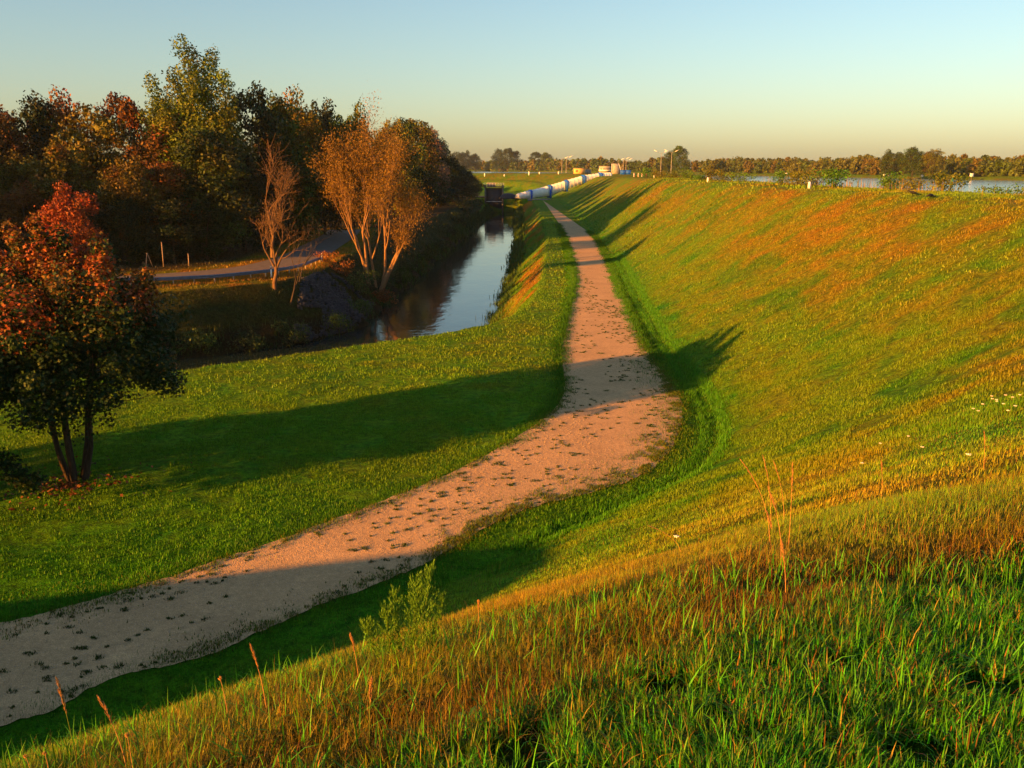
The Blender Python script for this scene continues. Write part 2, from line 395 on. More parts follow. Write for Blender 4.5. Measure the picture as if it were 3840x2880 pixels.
def strip(name, A, B, cols, mat, lift=.03, jit=0):
    n = len(A); t = np.linspace(0, 1, cols)
    X = A[:, None, 0]*(1-t)+B[:, None, 0]*t; Y = A[:, None, 1]*(1-t)+B[:, None, 1]*t
    if jit:
        w = np.abs(t*2-1)**6
        d = (B-A)/np.linalg.norm(B-A, axis=1)[:, None]
        j = (fbm(X*2.3, Y*2.3, 71)-.5)*jit*w
        X = X+j*d[:, None, 0]; Y = Y+j*d[:, None, 1]
    Z = hz(X.ravel(), Y.ravel()).reshape(X.shape)+lift
    J = np.arange(n*cols).reshape(n, cols)
    F = np.stack([J[:-1,:-1], J[:-1,1:], J[1:,1:], J[1:,:-1]], -1).reshape(-1, 4)
    return link(name, mesh_np(name, np.stack([X, Y, Z], -1).reshape(-1, 3), F, mat, smooth=True))
PA2, PB2 = path_edges(900)
tag(strip('path', PA2, PB2, 20, M['gravel'], .03, .35), kind='structure')
def offset(poly, d):
    t = np.gradient(poly, axis=0); t /= np.linalg.norm(t, axis=1)[:, None]
    return poly+np.c_[-t[:,1], t[:,0]]*d
RC = resample(ROAD_C, 300)
tag(strip('road', offset(RC, 2.7), offset(RC, -2.7), 7, M['asphalt'], .05), kind='structure')

def flat(name, poly, z, mat):
    me = bpy.data.meshes.new(name); me.from_pydata([(x, y, z) for x, y in poly], [], [list(range(len(poly)))]); me.materials.append(mat); me.update()
    if me.polygons[0].normal.z < 0: me.flip_normals()
    return link(name, me)
tag(flat('canal_water', np.vstack([offset(BANK_R, 1.5), offset(BANK_L, -1.5)[::-1]]), WATER_Z, M['canal']), kind='structure')
shl = [tuple(p) for p in offset(resample(SHOULDER, 260), -12) ]
shl = [p for i, p in enumerate(shl)]
tag(flat('lake_water', np.vstack([np.array(shl), [(-1600,2990)], (offset(SHORE, -6)[SHORE[:,1] < 2990])[::-1], [(330,-399),(-200,-399)]]), LAKE_Z, M['lake']), kind='structure')

# ------------------------------------------------------------------ light, sky, camera
w = bpy.data.worlds.new('World'); SC.world = w; w.use_nodes = True; nt = w.node_tree; nt.nodes.clear()
sky = N(nt, 'ShaderNodeTexSky', sky_type='NISHITA', sun_disc=False, sun_elevation=SUN_EL, altitude=100, air_density=1.2, dust_density=1.15, ozone_density=2.3)
sv = Vector((-math.cos(SUN_AZ), -math.sin(SUN_AZ), 0))
sky.sun_rotation = math.atan2(sv.x, sv.y)
bg = N(nt, 'ShaderNodeBackground', i_Strength=.05); nt.links.new(sky.outputs[0], bg.inputs[0])
wo = N(nt, 'ShaderNodeOutputWorld'); nt.links.new(bg.outputs[0], wo.inputs[0])
sun = bpy.data.lights.new('sun', 'SUN'); sun.energy = 5; sun.angle = math.radians(.5); sun.color = (1.0, .37, .035)
so = bpy.data.objects.new('sun', sun); COL.objects.link(so); so.location = (-60, -50, 40)
so.rotation_euler = Vector((math.cos(SUN_AZ)*math.cos(SUN_EL), math.sin(SUN_AZ)*math.cos(SUN_EL), -math.sin(SUN_EL))).to_track_quat('-Z', 'Y').to_euler()
cam = bpy.data.cameras.new('camera'); co = bpy.data.objects.new('camera', cam); COL.objects.link(co); SC.camera = co
cam.sensor_fit = 'HORIZONTAL'; cam.sensor_width = 36; cam.lens = 36*1900/2212; cam.clip_start = .1; cam.clip_end = 9000
co.location = CAM; co.rotation_euler = (math.radians(90)-math.atan(469.5/1900), 0, 0)
SC.view_settings.view_transform = 'Standard'; SC.view_settings.look = 'None'; SC.view_settings.gamma = 1; SC.view_settings.exposure = 2.0
SC.cycles.max_bounces = 5; SC.cycles.diffuse_bounces = 2; SC.cycles.glossy_bounces = 3; SC.cycles.transmission_bounces = 3
# ------------------------------------------------------------------ grass
def fields(x, y):
    return hz(x, y), bil(GCAN, x, y), bil(GP.astype(float), x, y), bil(road_d, x, y), np.stack([bil(GCOL[..., k], x, y) for k in range(3)], -1)
def blades(x, y, z, c, L, W, seed, K=2, lean=.5, az=None):
    r = np.random.default_rng(seed); n = len(x)
    a = r.uniform(0, 2*PI, n) if az is None else az
    ln = np.abs(r.normal(0, lean, n)).clip(0, 1.3)
    fa = a+r.normal(0, .6, n)+PI/2                       # blade face direction
    P = np.stack([x, y, z], -1); V = []; cs = []
    dirh = np.stack([np.cos(a), np.sin(a), 0*a], -1); side = np.stack([np.cos(fa), np.sin(fa), 0*a], -1)
    cur = P.copy(); cur[:, 2] -= .01
    for k in range(K+1):
        t = k/K
        wdt = W*(1-t**1.6)*.5
        if k < K: V.append(cur-side*wdt[:, None]); V.append(cur+side*wdt[:, None])
        else: V.append(cur)
        th = ln*(.35+1.5*t)
        stp = (L/K)[:, None]*(dirh*np.sin(th)[:, None]+np.array([0, 0, 1.])*np.cos(th)[:, None])
        cur = cur+stp
    m = 2*K+1
    VV = np.stack(V, 1).reshape(-1, 3)
    CC = np.repeat(c, m, axis=0)
    b = (np.arange(n)*m)[:, None]
    Fs = [b+np.array([[2*k, 2*k+1, 2*k+3, 2*k+2]]) for k in range(K-1)]
    F4 = np.concatenate(Fs) if Fs else np.zeros((0, 4), int)
    F3 = b+np.array([[2*(K-1), 2*(K-1)+1, 2*K]])
    return VV, F4, F3, CC
def scatter(r0, r1, n, seed, amax=.68):
    r = np.random.default_rng(seed)
    rad = np.sqrt(r.uniform(r0*r0, r1*r1, n)); th = r.uniform(-amax, amax, n)
    return rad*np.sin(th), rad*np.cos(th), r
def jitter_col(c, r, dry=.12):
    n = len(c)
    c = c*(r.uniform(.3, 1.0, n)**1.6*2.2+.25)[:, None]
    k = r.random(n)
    c = np.where((k < dry)[:, None], np.array((.28, .22, .035))*r.uniform(.5, 1.2, n)[:, None], c)
    c = np.where(((k > dry) & (k < dry*1.5))[:, None], np.array((.20, .09, .012))*r.uniform(.6, 1.2, n)[:, None], c)
    c = np.where((k > .86)[:, None], c*np.array((.7, 1.15, .7)), c)
    return c.clip(0, .9)
class Acc:
    def __init__(s): s.V=[];s.Q=[];s.T=[];s.C=[];s.n=0
    def add(s, V, Q, T, C):
        s.V.append(V); s.C.append(C)
        if len(Q): s.Q.append(Q+s.n)
        if len(T): s.T.append(T+s.n)
        s.n += len(V)
    def mesh(s, name, mat):
        return mesh_np(name, np.concatenate(s.V), [np.concatenate(s.Q) if s.Q else np.zeros((0, 4), int), np.concatenate(s.T) if s.T else np.zeros((0, 3), int)], mat, np.concatenate(s.C))
def on_turf(x, y, gp, rd, can, z, pathy=0, r=None):
    k = (gp < .35) & (rd > 3.0) & (z > WATER_Z+.05)
    if r is not None and pathy: k |= (gp >= .35) & (r.random(len(x)) < pathy)
    return k
near = Acc()
LUSHN = fbm
for r0, r1, n, L0, L1, W0, W1, K, lean, sd in ((1.2, 5.2, 150000, .05, .15, .0028, .0075, 3, 1.0, 1), (4.8, 10, 120000, .04, .115, .003, .0070, 3, .8, 2), (9.5, 24, 210000, .04, .12, .007, .013, 2, .7, 3)):
    if r1 < 6: n = int(n*1.35)
    x, y, r = scatter(r0, r1, n, sd, 1.15 if r1 < 6 else .88)
    # bunch the blades into tufts
    q = .03+.02*(r0 > 4); x += r.normal(0, q, n); y += r.normal(0, q, n)
    z, can, gp, rd, c = fields(x, y)
    k = on_turf(x, y, gp, rd, can, z); dens = fbm(x*4.6, y*4.6, 77, 2); k &= dens > np.where((bil(GC.astype(float), x, y) > .5) & (bil(GDS, x, y) > .9), .38, .2)
    x, y, z, c, dens = x[k], y[k], z[k], c[k], dens[k]
    r = np.random.default_rng(sd+50); n = len(x)
    ds = dist_poly(x, y, SHOULDER[40:120]) if False else bil(GDS, x, y); inc = bil(GC.astype(float), x, y) > .5
    lush = inc & (ds > .7)
    L = r.uniform(L0, L1, n)*(.55+.9*fbm(x*1.1, y*1.1, 5, 2))*np.where(lush, 1.08, .95); W = r.uniform(W0, W1, n)*np.where(lush, 1.35, .7)
    # a combed direction that drifts, with scatter
    az = 2*PI*fbm(x*.8, y*.8, 15, 2)*2+r.normal(0, 1.1, n)
    lm = r.random(n) < .45
    near.add(*blades(x[lm], y[lm], z[lm]+.02, jitter_col(c[lm]*.95, r, .15), L[lm]*1.1, W[lm]*.9, sd+19, K, 1.5, r.uniform(0, 2*PI, lm.sum()))) if r1 < 12 else None
    near.add(*blades(x, y, z, jitter_col(np.where(lush[:, None] & (r.random((n, 1)) < .6), LUSH*1.35, c)*1.05, r, .07), L, W, sd+9, K, lean, az))
# wiry dry stems and long green blades over the crest
x, y, r = scatter(1.3, 7.5, 15000, 71, 1.1); z, can, gp, rd, c = fields(x, y); n = len(x)
k = (fbm(x*1.2, y*1.2, 81, 2) > .42) & ((bil(GDS, x, y) < 1.0) | (r.random(n) < .08)); x, y, z, n = x[k], y[k], z[k], k.sum()
cc = np.array((.32, .22, .035))*r.uniform(.3, 1.25, n)[:, None]*np.array((1, 1, 1)); red = r.random(n) < .35; cc[red] = np.array((.22, .06, .015))*r.uniform(.5, 1.3, red.sum())[:, None]
near.add(*blades(x, y, z, cc, r.uniform(.08, .26, n), np.full(n, .0023), 72, 3, 1.15))
x, y, r = scatter(1.3, 6.0, 7000, 73, 1.1); z, can, gp, rd, c = fields(x, y); n = len(x)
near.add(*blades(x, y, z, np.array((.06, .26, .008))*r.uniform(.4, 1.5, n)[:, None], r.uniform(.12, .27, n), r.uniform(.006, .011, n), 74, 3, .85))
# broad-bladed tussocks
x0, y0, r = scatter(1.7, 5.6, 420, 75, 1.05); kk = (bil(GC.astype(float), x0, y0) > .5) & (bil(GDS, x0, y0) > .55) & (fbm(x0*.9, y0*.9, 33, 2) > .38); x0, y0 = x0[kk], y0[kk]
for k, (cx, cy) in enumerate(zip(x0, y0)):
    m = int(r.uniform(22, 60)); a = r.uniform(0, 2*PI, m); q = np.abs(r.normal(0, .035, m)); x = cx+q*np.cos(a); y = cy+q*np.sin(a)
    base = np.array((.040, .21, .006)) if r.random() < .75 else np.array((.10, .20, .008))
    cc = base*r.uniform(.35, 1.35, (m, 1)); dead = r.random(m) < .14; cc[dead] = np.array((.26, .13, .025))*r.uniform(.5, 1.1, (dead.sum(), 1))
    near.add(*blades(x, y, hz(x, y)-.005, cc, r.uniform(.08, .20, m), r.uniform(.0055, .0105, m), 4000+k, 3, .75, a+r.normal(0, .5, m)))
tag(link('grass', near.mesh('grass', M['grass'])), kind='stuff')
far = Acc()
for r0, r1, n, L0, L1, W0, W1, K, lean, sd in ((20, 42, 230000, .05, .13, .018, .035, 1, .6, 4), (42, 85, 190000, .07, .16, .035, .07, 1, .6, 5), (85, 190, 90000, .12, .25, .09, .16, 1, .6, 6)):
    x, y, r = scatter(r0, r1, n, sd, .66)
    z, can, gp, rd, c = fields(x, y)
    k = on_turf(x, y, gp, rd, can, z) & (fbm(x*1.1, y*1.1, 78, 2) > .36)
    x, y, z, c = x[k], y[k], z[k], c[k]; r = np.random.default_rng(sd+50); n = len(x)
    far.add(*blades(x, y, z, (c*1.05*r.uniform(.55, 1.4, (n, 1))), r.uniform(L0, L1, n), r.uniform(W0, W1, n), sd+9, K, lean))
tag(link('meadow_grass', far.mesh('meadow_grass', M['grass'])), kind='stuff')
# tall green strip in the gutter at the toe, turf overhanging the path, tufts in the gravel
edge = Acc()
tl = resample(TOE[(TOE[:,1] > 17) & (TOE[:,0] > -6) & (TOE[:,1] < 110)], 4000); r = np.random.default_rng(90)
n = 60000; i = r.integers(0, len(tl), n); sd_ = r.choice([-.35, .38], n); x = tl[i,0]+r.normal(0, .16, n)+sd_*.95; y = tl[i,1]+r.normal(0, .16, n)-sd_*.3; z, can, gp, rd, c = fields(x, y)
k = (gp < .3) & (y > 23); x, y, z = x[k], y[k], z[k]; n = len(x)
edge.add(*blades(x, y, z, np.array((.045, .19, .005))*r.uniform(.5, 1.5, n)[:, None], r.uniform(.10, .26, n)*(.5+.8*fbm(x*.9, y*.9, 8)), r.uniform(.014, .03, n), 91, 2, .5))
for P, sd, sgn in ((PA2, 92, -1), (PB2, 93, 1)):
    q = resample(P[(P[:,1] < 170)], 6000); n = 60000; r = np.random.default_rng(sd); u = r.random(n)**1.3
    i = (u*5999).astype(int); t = np.gradient(q, axis=0)[i]; t /= np.linalg.norm(t, axis=1)[:, None]; nrm = np.stack([t[:,1], -t[:,0]], -1)*sgn
    off = r.normal(.22, .30, n)*np.where((sd == 93) & (q[i,1] > 24) & (q[i,1] < 48), 2.4, 1)*np.where((sd == 93) & (q[i,1] > 24) & (q[i,1] < 48), -1, 1)**(r.random(n) < .5)+(fbm(q[i,0]*1.1+sd, q[i,1]*1.1, sd)-.5)*1.0
    x = q[i,0]+nrm[:,0]*off; y = q[i,1]+nrm[:,1]*off; z, can, gp, rd, c = fields(x, y)
    dd = np.hypot(x, y)
    edge.add(*blades(x, y, z+.02, np.array((.035, .135, .005))*r.uniform(.5, 1.5, n)[:, None], r.uniform(.05, .15, n)*np.clip(dd/35, .8, 1.4), np.clip(dd*.0006, .008, .05)*r.uniform(.6, 1.3, n), sd, 1, .6))
for P, Q, sd, n, w_ in ((PB2, PA2, 191, 30000, .75), (PA2, PB2, 192, 16000, .28), (PB2, PA2, 193, 14000, .30)):
    r = np.random.default_rng(sd); ii = np.where((P[:,1] > (22 if sd == 191 else 17)) & (P[:,1] < (56 if sd == 191 else 120)))[0]; i = ii[r.integers(0, len(ii), n)]
    d = Q[i]-P[i]; d /= np.linalg.norm(d, axis=1)[:, None]; off = r.exponential(w_, n)+.05; x = P[i,0]+d[:,0]*off+r.normal(0, .15, n); y = P[i,1]+d[:,1]*off+r.normal(0, .15, n)
    k = fbm(x*2.3, y*2.3, sd, 2) > .40+.14*off; x, y = x[k], y[k]; m = len(x)
    edge.add(*blades(x, y, hz(x, y)+.035, np.array((.075, .125, .010))*r.uniform(.4, 1.6, (m, 1))*np.where(r.random((m, 1)) < .3, (1.8, .9, 1), (1, 1, 1)), r.uniform(.04, .10, m), r.uniform(.016, .034, m), sd, 1, .8))
tag(link('verge_grass', edge.mesh('verge_grass', M['grass'])), kind='stuff')
weeds = Acc(); r = np.random.default_rng(95)
PLEN = np.r_[0, np.cumsum(np.linalg.norm(np.diff((PA2+PB2)/2, axis=0), axis=1))]; PLEN = np.interp(PLEN, [0, PLEN[np.argmax(PA2[:,1] > 100)]], [0, 1])
nt_ = 1500; f = r.random(nt_)**.9; i = np.searchsorted(PLEN, .03+.97*f**1.2).clip(0, 880); lat = np.where(r.random(nt_) < .6, r.beta(.9, 1.3, nt_), r.beta(2.2, .9, nt_))
ctr = PA2[i]*(1-lat[:, None])+PB2[i]*lat[:, None]
ctr = ctr[(fbm(ctr[:,0]*.5, ctr[:,1]*.5, 99, 2) > .40)]
for k, (cx, cy) in enumerate(ctr):
    s = r.uniform(.018, .06)*(1+.7*(k % 9 == 0)); m = int(16+s*420)
    x = cx+r.normal(0, s, m); y = cy+r.normal(0, s*.8, m); z = hz(x, y)+.035
    weeds.add(*blades(x, y, z, np.array((.045, .075, .010))*r.uniform(.5, 1.5, m)[:, None], r.uniform(.03, .08, m), r.uniform(.016, .034, m), k, 1, .8))
tag(link('path_weeds', weeds.mesh('path_weeds', M['grass'])), kind='stuff')
# loose pebbles on the gravel
r = np.random.default_rng(97); n = 9000; i = (r.random(n)**1.2*520).astype(int); lat = r.random(n); P = PA2[i]*(1-lat[:, None])+PB2[i]*lat[:, None]+r.normal(0, .3, (n, 2))
P = P[inside(P[:,0], P[:,1], path_poly)]; n = len(P); s = r.uniform(.007, .02, n)*np.clip(np.hypot(P[:,0], P[:,1])/26, .8, 1.6); z = hz(P[:,0], P[:,1])+.05
oct_ = np.array([(1,0,0),(0,1,0),(-1,0,0),(0,-1,0),(0,0,.7),(0,0,-.7)])
V = np.stack([P[:,0], P[:,1], z], -1)[:, None]+oct_*s[:, None, None]*r.uniform(.6, 1.3, (n, 6, 1))
F = (np.arange(n)*6)[:, None, None]+np.array([(0,1,4),(1,2,4),(2,3,4),(3,0,4),(1,0,5),(2,1,5),(3,2,5),(0,3,5)])
M['pebble'] = mat_simple('pebbles', (.46, .36, .26), .9, 0, .5, 9)
tag(link('pebbles', mesh_np('pebbles', V.reshape(-1, 3), F.reshape(-1, 3), M['pebble'])), kind='stuff')

# ------------------------------------------------------------------ trees
def leaf_quads(P, out_dir, size, r, aspect=.55, flat=.0):
    n = len(P)
    nrm = out_dir+r.normal(0, .8, (n, 3)); nrm[:, 2] += flat; nrm /= np.linalg.norm(nrm, axis=1)[:, None]
    a = np.cross(nrm, r.normal(0, 1, (n, 3))); a /= np.linalg.norm(a, axis=1)[:, None]+1e-9; b = np.cross(nrm, a)
    s = size*r.uniform(.6, 1.35, n)[:, None]*.5
    V = np.stack([P-a*s, P+b*s*aspect-a*s*.1, P+a*s, P-b*s*aspect-a*s*.1], 1)
    return V.reshape(-1, 3), np.arange(n*4).reshape(-1, 4)
def crown(clumps, per, size, r, col=(1, 1, 1), cvar=.35, hue=.12, shell=.8, aspect=.55, name='crown', accent=None):
    Ps = []; Ds = []; Cs = []
    for (c, rad) in clumps:
        n = max(8, int(per*(rad[0]*rad[2])**.9)); d = r.normal(0, 1, (n, 3)); d /= np.linalg.norm(d, axis=1)[:, None]
        q = (shell+(1.12-shell)*r.random(n))*(r.random(n)**.12)
        lump = 1+.22*np.sin(d[:,0]*5+c[0]*3)*np.cos(d[:,2]*6+c[1])+.12*r.normal(0, 1, n)
        Ps.append(np.array(c)+d*np.array(rad)*(q*lump)[:, None]); Ds.append(d)
        base = np.array(col)*(1+r.uniform(-cvar, cvar))
        h = r.uniform(-hue, hue); base = base*np.array((1+h, 1-h*.5, 1))
        if accent is not None and r.random() < accent[1]: base = np.array(accent[0])*(1+r.uniform(-cvar, cvar))
        Cs.append(base*r.uniform(.6, 1.45, n)[:, None])
    P = np.concatenate(Ps); D = np.concatenate(Ds); C = np.concatenate(Cs)
    V, F = leaf_quads(P, D, size, r, aspect)
    return mesh_np(name, V, F, M['leaf'], np.repeat(C, 4, axis=0).clip(0, 2))
def auto_clumps(r, H, R, zb, n, rc=(.16, .30), power=.45, lean=(0, 0)):
    out_ = []
    for k in range(n):
        t = r.random()**.9; z = zb+(H-zb)*t*.94
        prof = math.sin(PI*min(1, (t*.86+.10)))**power if t < .5 else max(0, math.cos((t-.5)*PI*.90))**.6
        a = r.uniform(0, 2*PI); q = R*prof*r.uniform(.35, .95)
        s = R*r.uniform(*rc)*(1.12-.22*t)
        out_.append(((q*math.cos(a)+lean[0]*t, q*math.sin(a)+lean[1]*t, z), (s*r.uniform(.8, 1.25), s*r.uniform(.8, 1.25), s*r.uniform(.75, 1.3))))
    return out_
def branchy(mb, p, d, L, rad, depth, r, up=.15, spread=.6, kids=3, tips=None, n=5, minr=.006, wig=.18):
    pts = [p]; rr = [rad]; cur = Vector(p); dd = Vector(d).normalized(); seg = 4 if depth > 1 else 3
    for k in range(seg):
        dd = (dd+Vector(r.normal(0, wig, 3))+Vector((0, 0, up*.5))).normalized(); cur = cur+dd*(L/seg)
        pts.append(tuple(cur)); rr.append(max(minr, rad*(1-.55*(k+1)/seg)))
    mb.tube(pts, rr, n)
    if depth <= 0:
        if tips is not None: tips.append((tuple(cur), tuple(dd)))
        return
    for k in range(kids+(1 if r.random() < .4 else 0)):
        t = r.uniform(.35, 1.0) if k else 1.0; i = min(seg-1, int(t*seg)); f = t*seg-i
        a = Vector(pts[i]).lerp(Vector(pts[min(i+1, seg)]), min(f, 1))
        side = Vector(r.normal(0, 1, 3)); side = (side-side.dot(dd)*dd).normalized()
        nd = (dd*(1-.25*spread)+side*spread*r.uniform(.6, 1.2)+Vector((0, 0, up))).normalized()
        branchy(mb, tuple(a), nd, L*r.uniform(.55, .82), max(minr, rr[i]*.62), depth-1, r, up, spread, kids, tips, max(3, n-1), minr, wig)
# --- shared forest prototypes (15 m tall, 4.6 m crown radius), tinted per tree
CROWNS = []; TRUNKS = []
for k in range(6):
    r = np.random.default_rng(200+k)
    cl = auto_clumps(r, 15, 4.6, 2.2 if k % 2 else 1.4, 92, (.15, .31), .42)
    CROWNS.append(crown(cl, 105, .40, r, cvar=.38, hue=.16, accent=((1.4, .8, .7), .10)))
    mb = MB(); br = np.random.default_rng(300+k)
    mb.tube([(0,0,-.6), (.1,.0,2), (.15*br.normal(), .2*br.normal(), 6), (.4*br.normal(), .4*br.normal(), 11)], [.30, .22, .16, .07], 7)
    for q in range(9):
        a = br.uniform(0, 2*PI); z0 = br.uniform(2.2, 10)
        branchy(mb, (0, 0, z0), (math.cos(a), math.sin(a), .7), 3.4*(1.2-z0/15), .07, 1, br, .15, .6, 2, n=4)
    TRUNKS.append(mb.mesh('trunk', M['bark'], True))
TINT = {'o': (.085, .072, .006), 'r': (.110, .052, .008), 'v': (.17, .036, .009), 'd': (.009, .024, .004), 'g': (.036, .066, .005), 'w': (.20, .14, .08), 'y': (.080, .085, .006)}
NAMES = {'o': 'ochre', 'r': 'rusty orange', 'v': 'bright red', 'd': 'dark green', 'g': 'olive green', 'w': 'pale pinkish', 'y': 'yellowish'}
seqk = [0]
def forest_tree(x, y, H, kind, R, label, group=None, trunk_kind=None, base=None, cat='tree'):
    k = seqk[0] % 6; seqk[0] += 1
    z = hz1(x, y) if base is None else base
    t = empty('tree', (x, y, z-.1), random.uniform(0, 6.28), label, cat, group, (R/4.6, R/4.6, (H-z)/15))
    c = link('crown', CROWNS[k], t); j = random.uniform(.8, 1.2); tc = TINT[kind]; c.color = (tc[0]*j, tc[1]*j*random.uniform(.9, 1.1), tc[2], 1)
    link('trunk', TRUNKS[k], t); return t
FOREST = [(-62.7,15.6,104,'o'),(-59.5,16.9,106,'r'),(-59.1,18.9,112,'d'),(-57.3,20.0,116,'r'),(-50.6,18.0,110,'o'),(-49.6,19.7,117,'r'),(-45.5,19.5,123,'g'),(-54.6,12.0,101,'o'),
 (-50.4,13.0,100,'o'),(-37.5,9.2,76.5,'v'),(-42.7,12.0,100,'o'),(-40.2,11.2,104,'r'),(-36.0,15.2,107,'g'),(-34.4,20.7,121,'d'),(-32.9,20.0,127,'g'),(-31.8,21.4,134,'o'),(-29.6,21.1,141,'d'),(-31.5,18.6,150,'d'),
 (-33.6,12.1,112,'d'),(-32.6,12.2,119,'d'),(-32.0,14.2,127,'g'),(-31.5,12.4,137,'d'),(-32.5,16.5,131,'o'),(-38,7.2,99.5,'d'),(-42.5,7.4,98,'d'),(-35.5,6.8,103,'d'),(-47,8,96.5,'d'),(-53,9,97,'r'),(-66,15,100,'r'),(-70,16,108,'d'),(-66,17,116,'o'),(-38.5,15.5,112,'d'),(-44,15,111,'r')]
lab_f = ['{k} tree at the far left end of the wood beside the photo edge', '{k} tree with a ragged top second from the left end of the wood', '{k} tree behind the rusty crowns at the left of the wood', 'tall {k} tree topping the left skyline of the wood', '{k} tree in the middle of the left half of the wood',
 '{k} tree on the skyline just left of the tall twin-topped poplar', '{k} tree right beside the tall poplar on its left', 'lower {k} tree at the wood edge above the maple', 'low {k} tree behind the red shrub at the wood edge', 'bright red young tree glowing against the dark wood',
 'low {k} tree at the wood edge below the poplar', '{k} tree hanging low over the dark wood edge left of the bare tree', '{k} tree in front of the poplar at the edge of the wood', '{k} tree on the skyline just right of the poplar', '{k} tree on the skyline right of the poplar, second from it',
 '{k} tree with a round sunlit top between poplar and willow', '{k} tree on the skyline where the wood starts to step down', '{k} tree at the right end of the main wood, left of the willow', '{k} tree at the bend of the road in deep shade', '{k} tree beside the shaded road, second past its bend', '{k} tree beside the shaded road, third past its bend',
 '{k} tree at the far end of the shaded road', '{k} tree standing back behind the shaded road', 'low {k} bushy tree in front of the wood by the roadside', 'low {k} bushy tree left of the roadside fence posts', 'low {k} bushy tree right behind the guardrail', 'low {k} bushy tree above the maple crown', 'small {k} tree over the maple at the left photo edge',
 None, None, None, '{k} tree filling the wood behind the low ochre crowns', '{k} tree between the ochre crowns and the tall poplar']
for i, (x, H, y, k) in enumerate(FOREST):
    lab = lab_f[i] or 'tree of the wood beyond the left edge of the view'
    R = 4.9 if H > 14 else (3.6 if H > 10 else 3.0)
    if k == 'v': R = 2.2
    forest_tree(x, y, H, k, R*random.uniform(.9, 1.1), lab.format(k=NAMES[k]), 'trees of the wood')
BANK = [(-23.6,19.5,134,'g',4.0,'olive tree with a thin round top rising behind the willow'),(-25.8,20.9,195,'y',5.4,'yellowish tree on the skyline right behind the willow crown'),(-24.3,21.4,208,'g',5.2,'olive tree just right of the willow over the canal'),(-22.8,21.7,220,'y',5.6,'broad yellow-green tree crown, second right of the willow'),
 (-20.6,20.0,235,'w',4.6,'pale pinkish feathery tree topping the right end of the canal trees'),(-20.2,17.7,245,'d',5.2,'dark green tree directly below and right of the pinkish tree'),(-19.2,14.8,255,'d',5.0,'dark rounded tree, second right of the pinkish tree'),(-17.8,12.3,268,'d',5.0,'dark tree over the distant canal, third right of the pinkish tree'),
 (-17.0,11.1,280,'d',5.0,'dark tree on the canal bank, third last before the sluice'),(-15.4,9.2,292,'d',4.6,'dark tree beside the sluice gate, second last of the row'),(-13.6,7.0,303,'d',4.0,'low dark tree right beside the sluice gate'),
 (-22.5,10.5,215,'d',4.8,'dark understorey tree below the broad yellow-green crown'),(-20.5,9.5,232,'d',4.6,'dark understorey tree below the pinkish tree'),(-19.6,8.5,250,'d',4.4,'dark understorey tree at the narrow end of the canal')]
for x, H, y, k, R, lab in BANK: forest_tree(x, y, H, k, R, lab, 'trees along the canal')
for i, (x, H, y, k) in enumerate([(-33,18,140,'d'),(-35,19,152,'g'),(-35,18,163,'d'),(-37,20,175,'g'),(-37,20,188,'d'),(-36,22,202,'g'),(-31,19,222,'d'),(-28,18,240,'g'),(-27,16,256,'d'),(-26,14,270,'d'),(-25,13,284,'g'),(-26,12.5,300,'d'),(-31,13,318,'d'),(-34,13,338,'g'),(-40,12,352,'d'),(-46,13,362,'d'),(-36,11,368,'g'),(-54,13,372,'d'),(-62,13,376,'d')]):
    forest_tree(x, y, H, k, 4.2, 'tree of the dense back row behind the canal trees, mostly hidden by them', 'back row of trees behind the canal trees')
# trees that stand outside the picture to the left and shade the wood and the lawn
for x, H, y, k, R in [(-78,18,74,'o',5.5),(-86,19,82,'d',5.5),(-74,18,84,'r',5),(-92,18,92,'o',5.5),(-80,20,94,'d',5.5),(-98,18,78,'d',6),(-71,16,92,'d',5),(-108,19,88,'d',6),(-78,19,104,'d',5.5),(-88,20,106,'d',5),(-68,15,78,'d',4.5)]:
    forest_tree(x, y, H, k, R, 'tree of the wood beyond the left edge of the view', 'trees of the wood')

# --- tall poplar behind the wood edge: two tops made of upright leafy columns
r = np.random.default_rng(41)
cl = []
def column(cx, cy, z0, z1, rad, n):
    for q in range(n):
        t = q/(n-1); a = r.uniform(0, 2*PI); w_ = rad*1.45*(1-.38*t**2)
        cl.append(((cx+w_*.45*math.cos(a), cy+w_*.45*math.sin(a), z0+(z1-z0)*t), (w_*.66, w_*.66, w_*.80)))
for cx, cy, z0, z1, rad, n in ((-.4,0,4,24.6,1.9,22),(2.0,.4,5,23.6,1.7,20),(-2.3,.8,5,21.5,1.7,18),(-4.6,0,5,20.6,1.5,16),(-6.0,.5,4,16.5,1.5,12),(3.6,-.2,5,21.0,1.5,16),(4.8,.8,3,17,1.6,12),(.8,-1.8,4,20,1.7,16),(-3.2,-1.8,4,17,1.6,14),(2.8,-2,3,16,1.6,14),(-1,-2.4,3,14.5,1.7,12)): column(cx, cy, z0, z1, rad, n)
pt = empty('poplar_tree', (-38.8, 113, hz1(-38.8, 113)-.1), 0, 'tallest tree of the wood, a green-gold poplar with twin tops', 'tree')
pc = link('crown', crown(cl, 170, .36, r, col=(1, 1, 1), cvar=.3, hue=.18, accent=((1.5, .85, .6), .14)), pt); pc.color = (.085, .115, .007, 1)
mb = MB(); br = np.random.default_rng(42)
mb.tube([(0,0,-.5),(0,0,5),(-.2,.1,13),(-.4,0,22)], [.45,.36,.24,.08], 8)
for cx, zt in ((-4.6, 18), (2, 21), (3.6, 19), (-2.3, 19), (4.8, 14)): mb.tube([(0,0,3.5),(cx*.5,.2,7),(cx*.9,.3,12),(cx,.2,zt)], [.2,.15,.1,.04], 6)
mb.obj('trunk', M['barkpale'], pt, True)

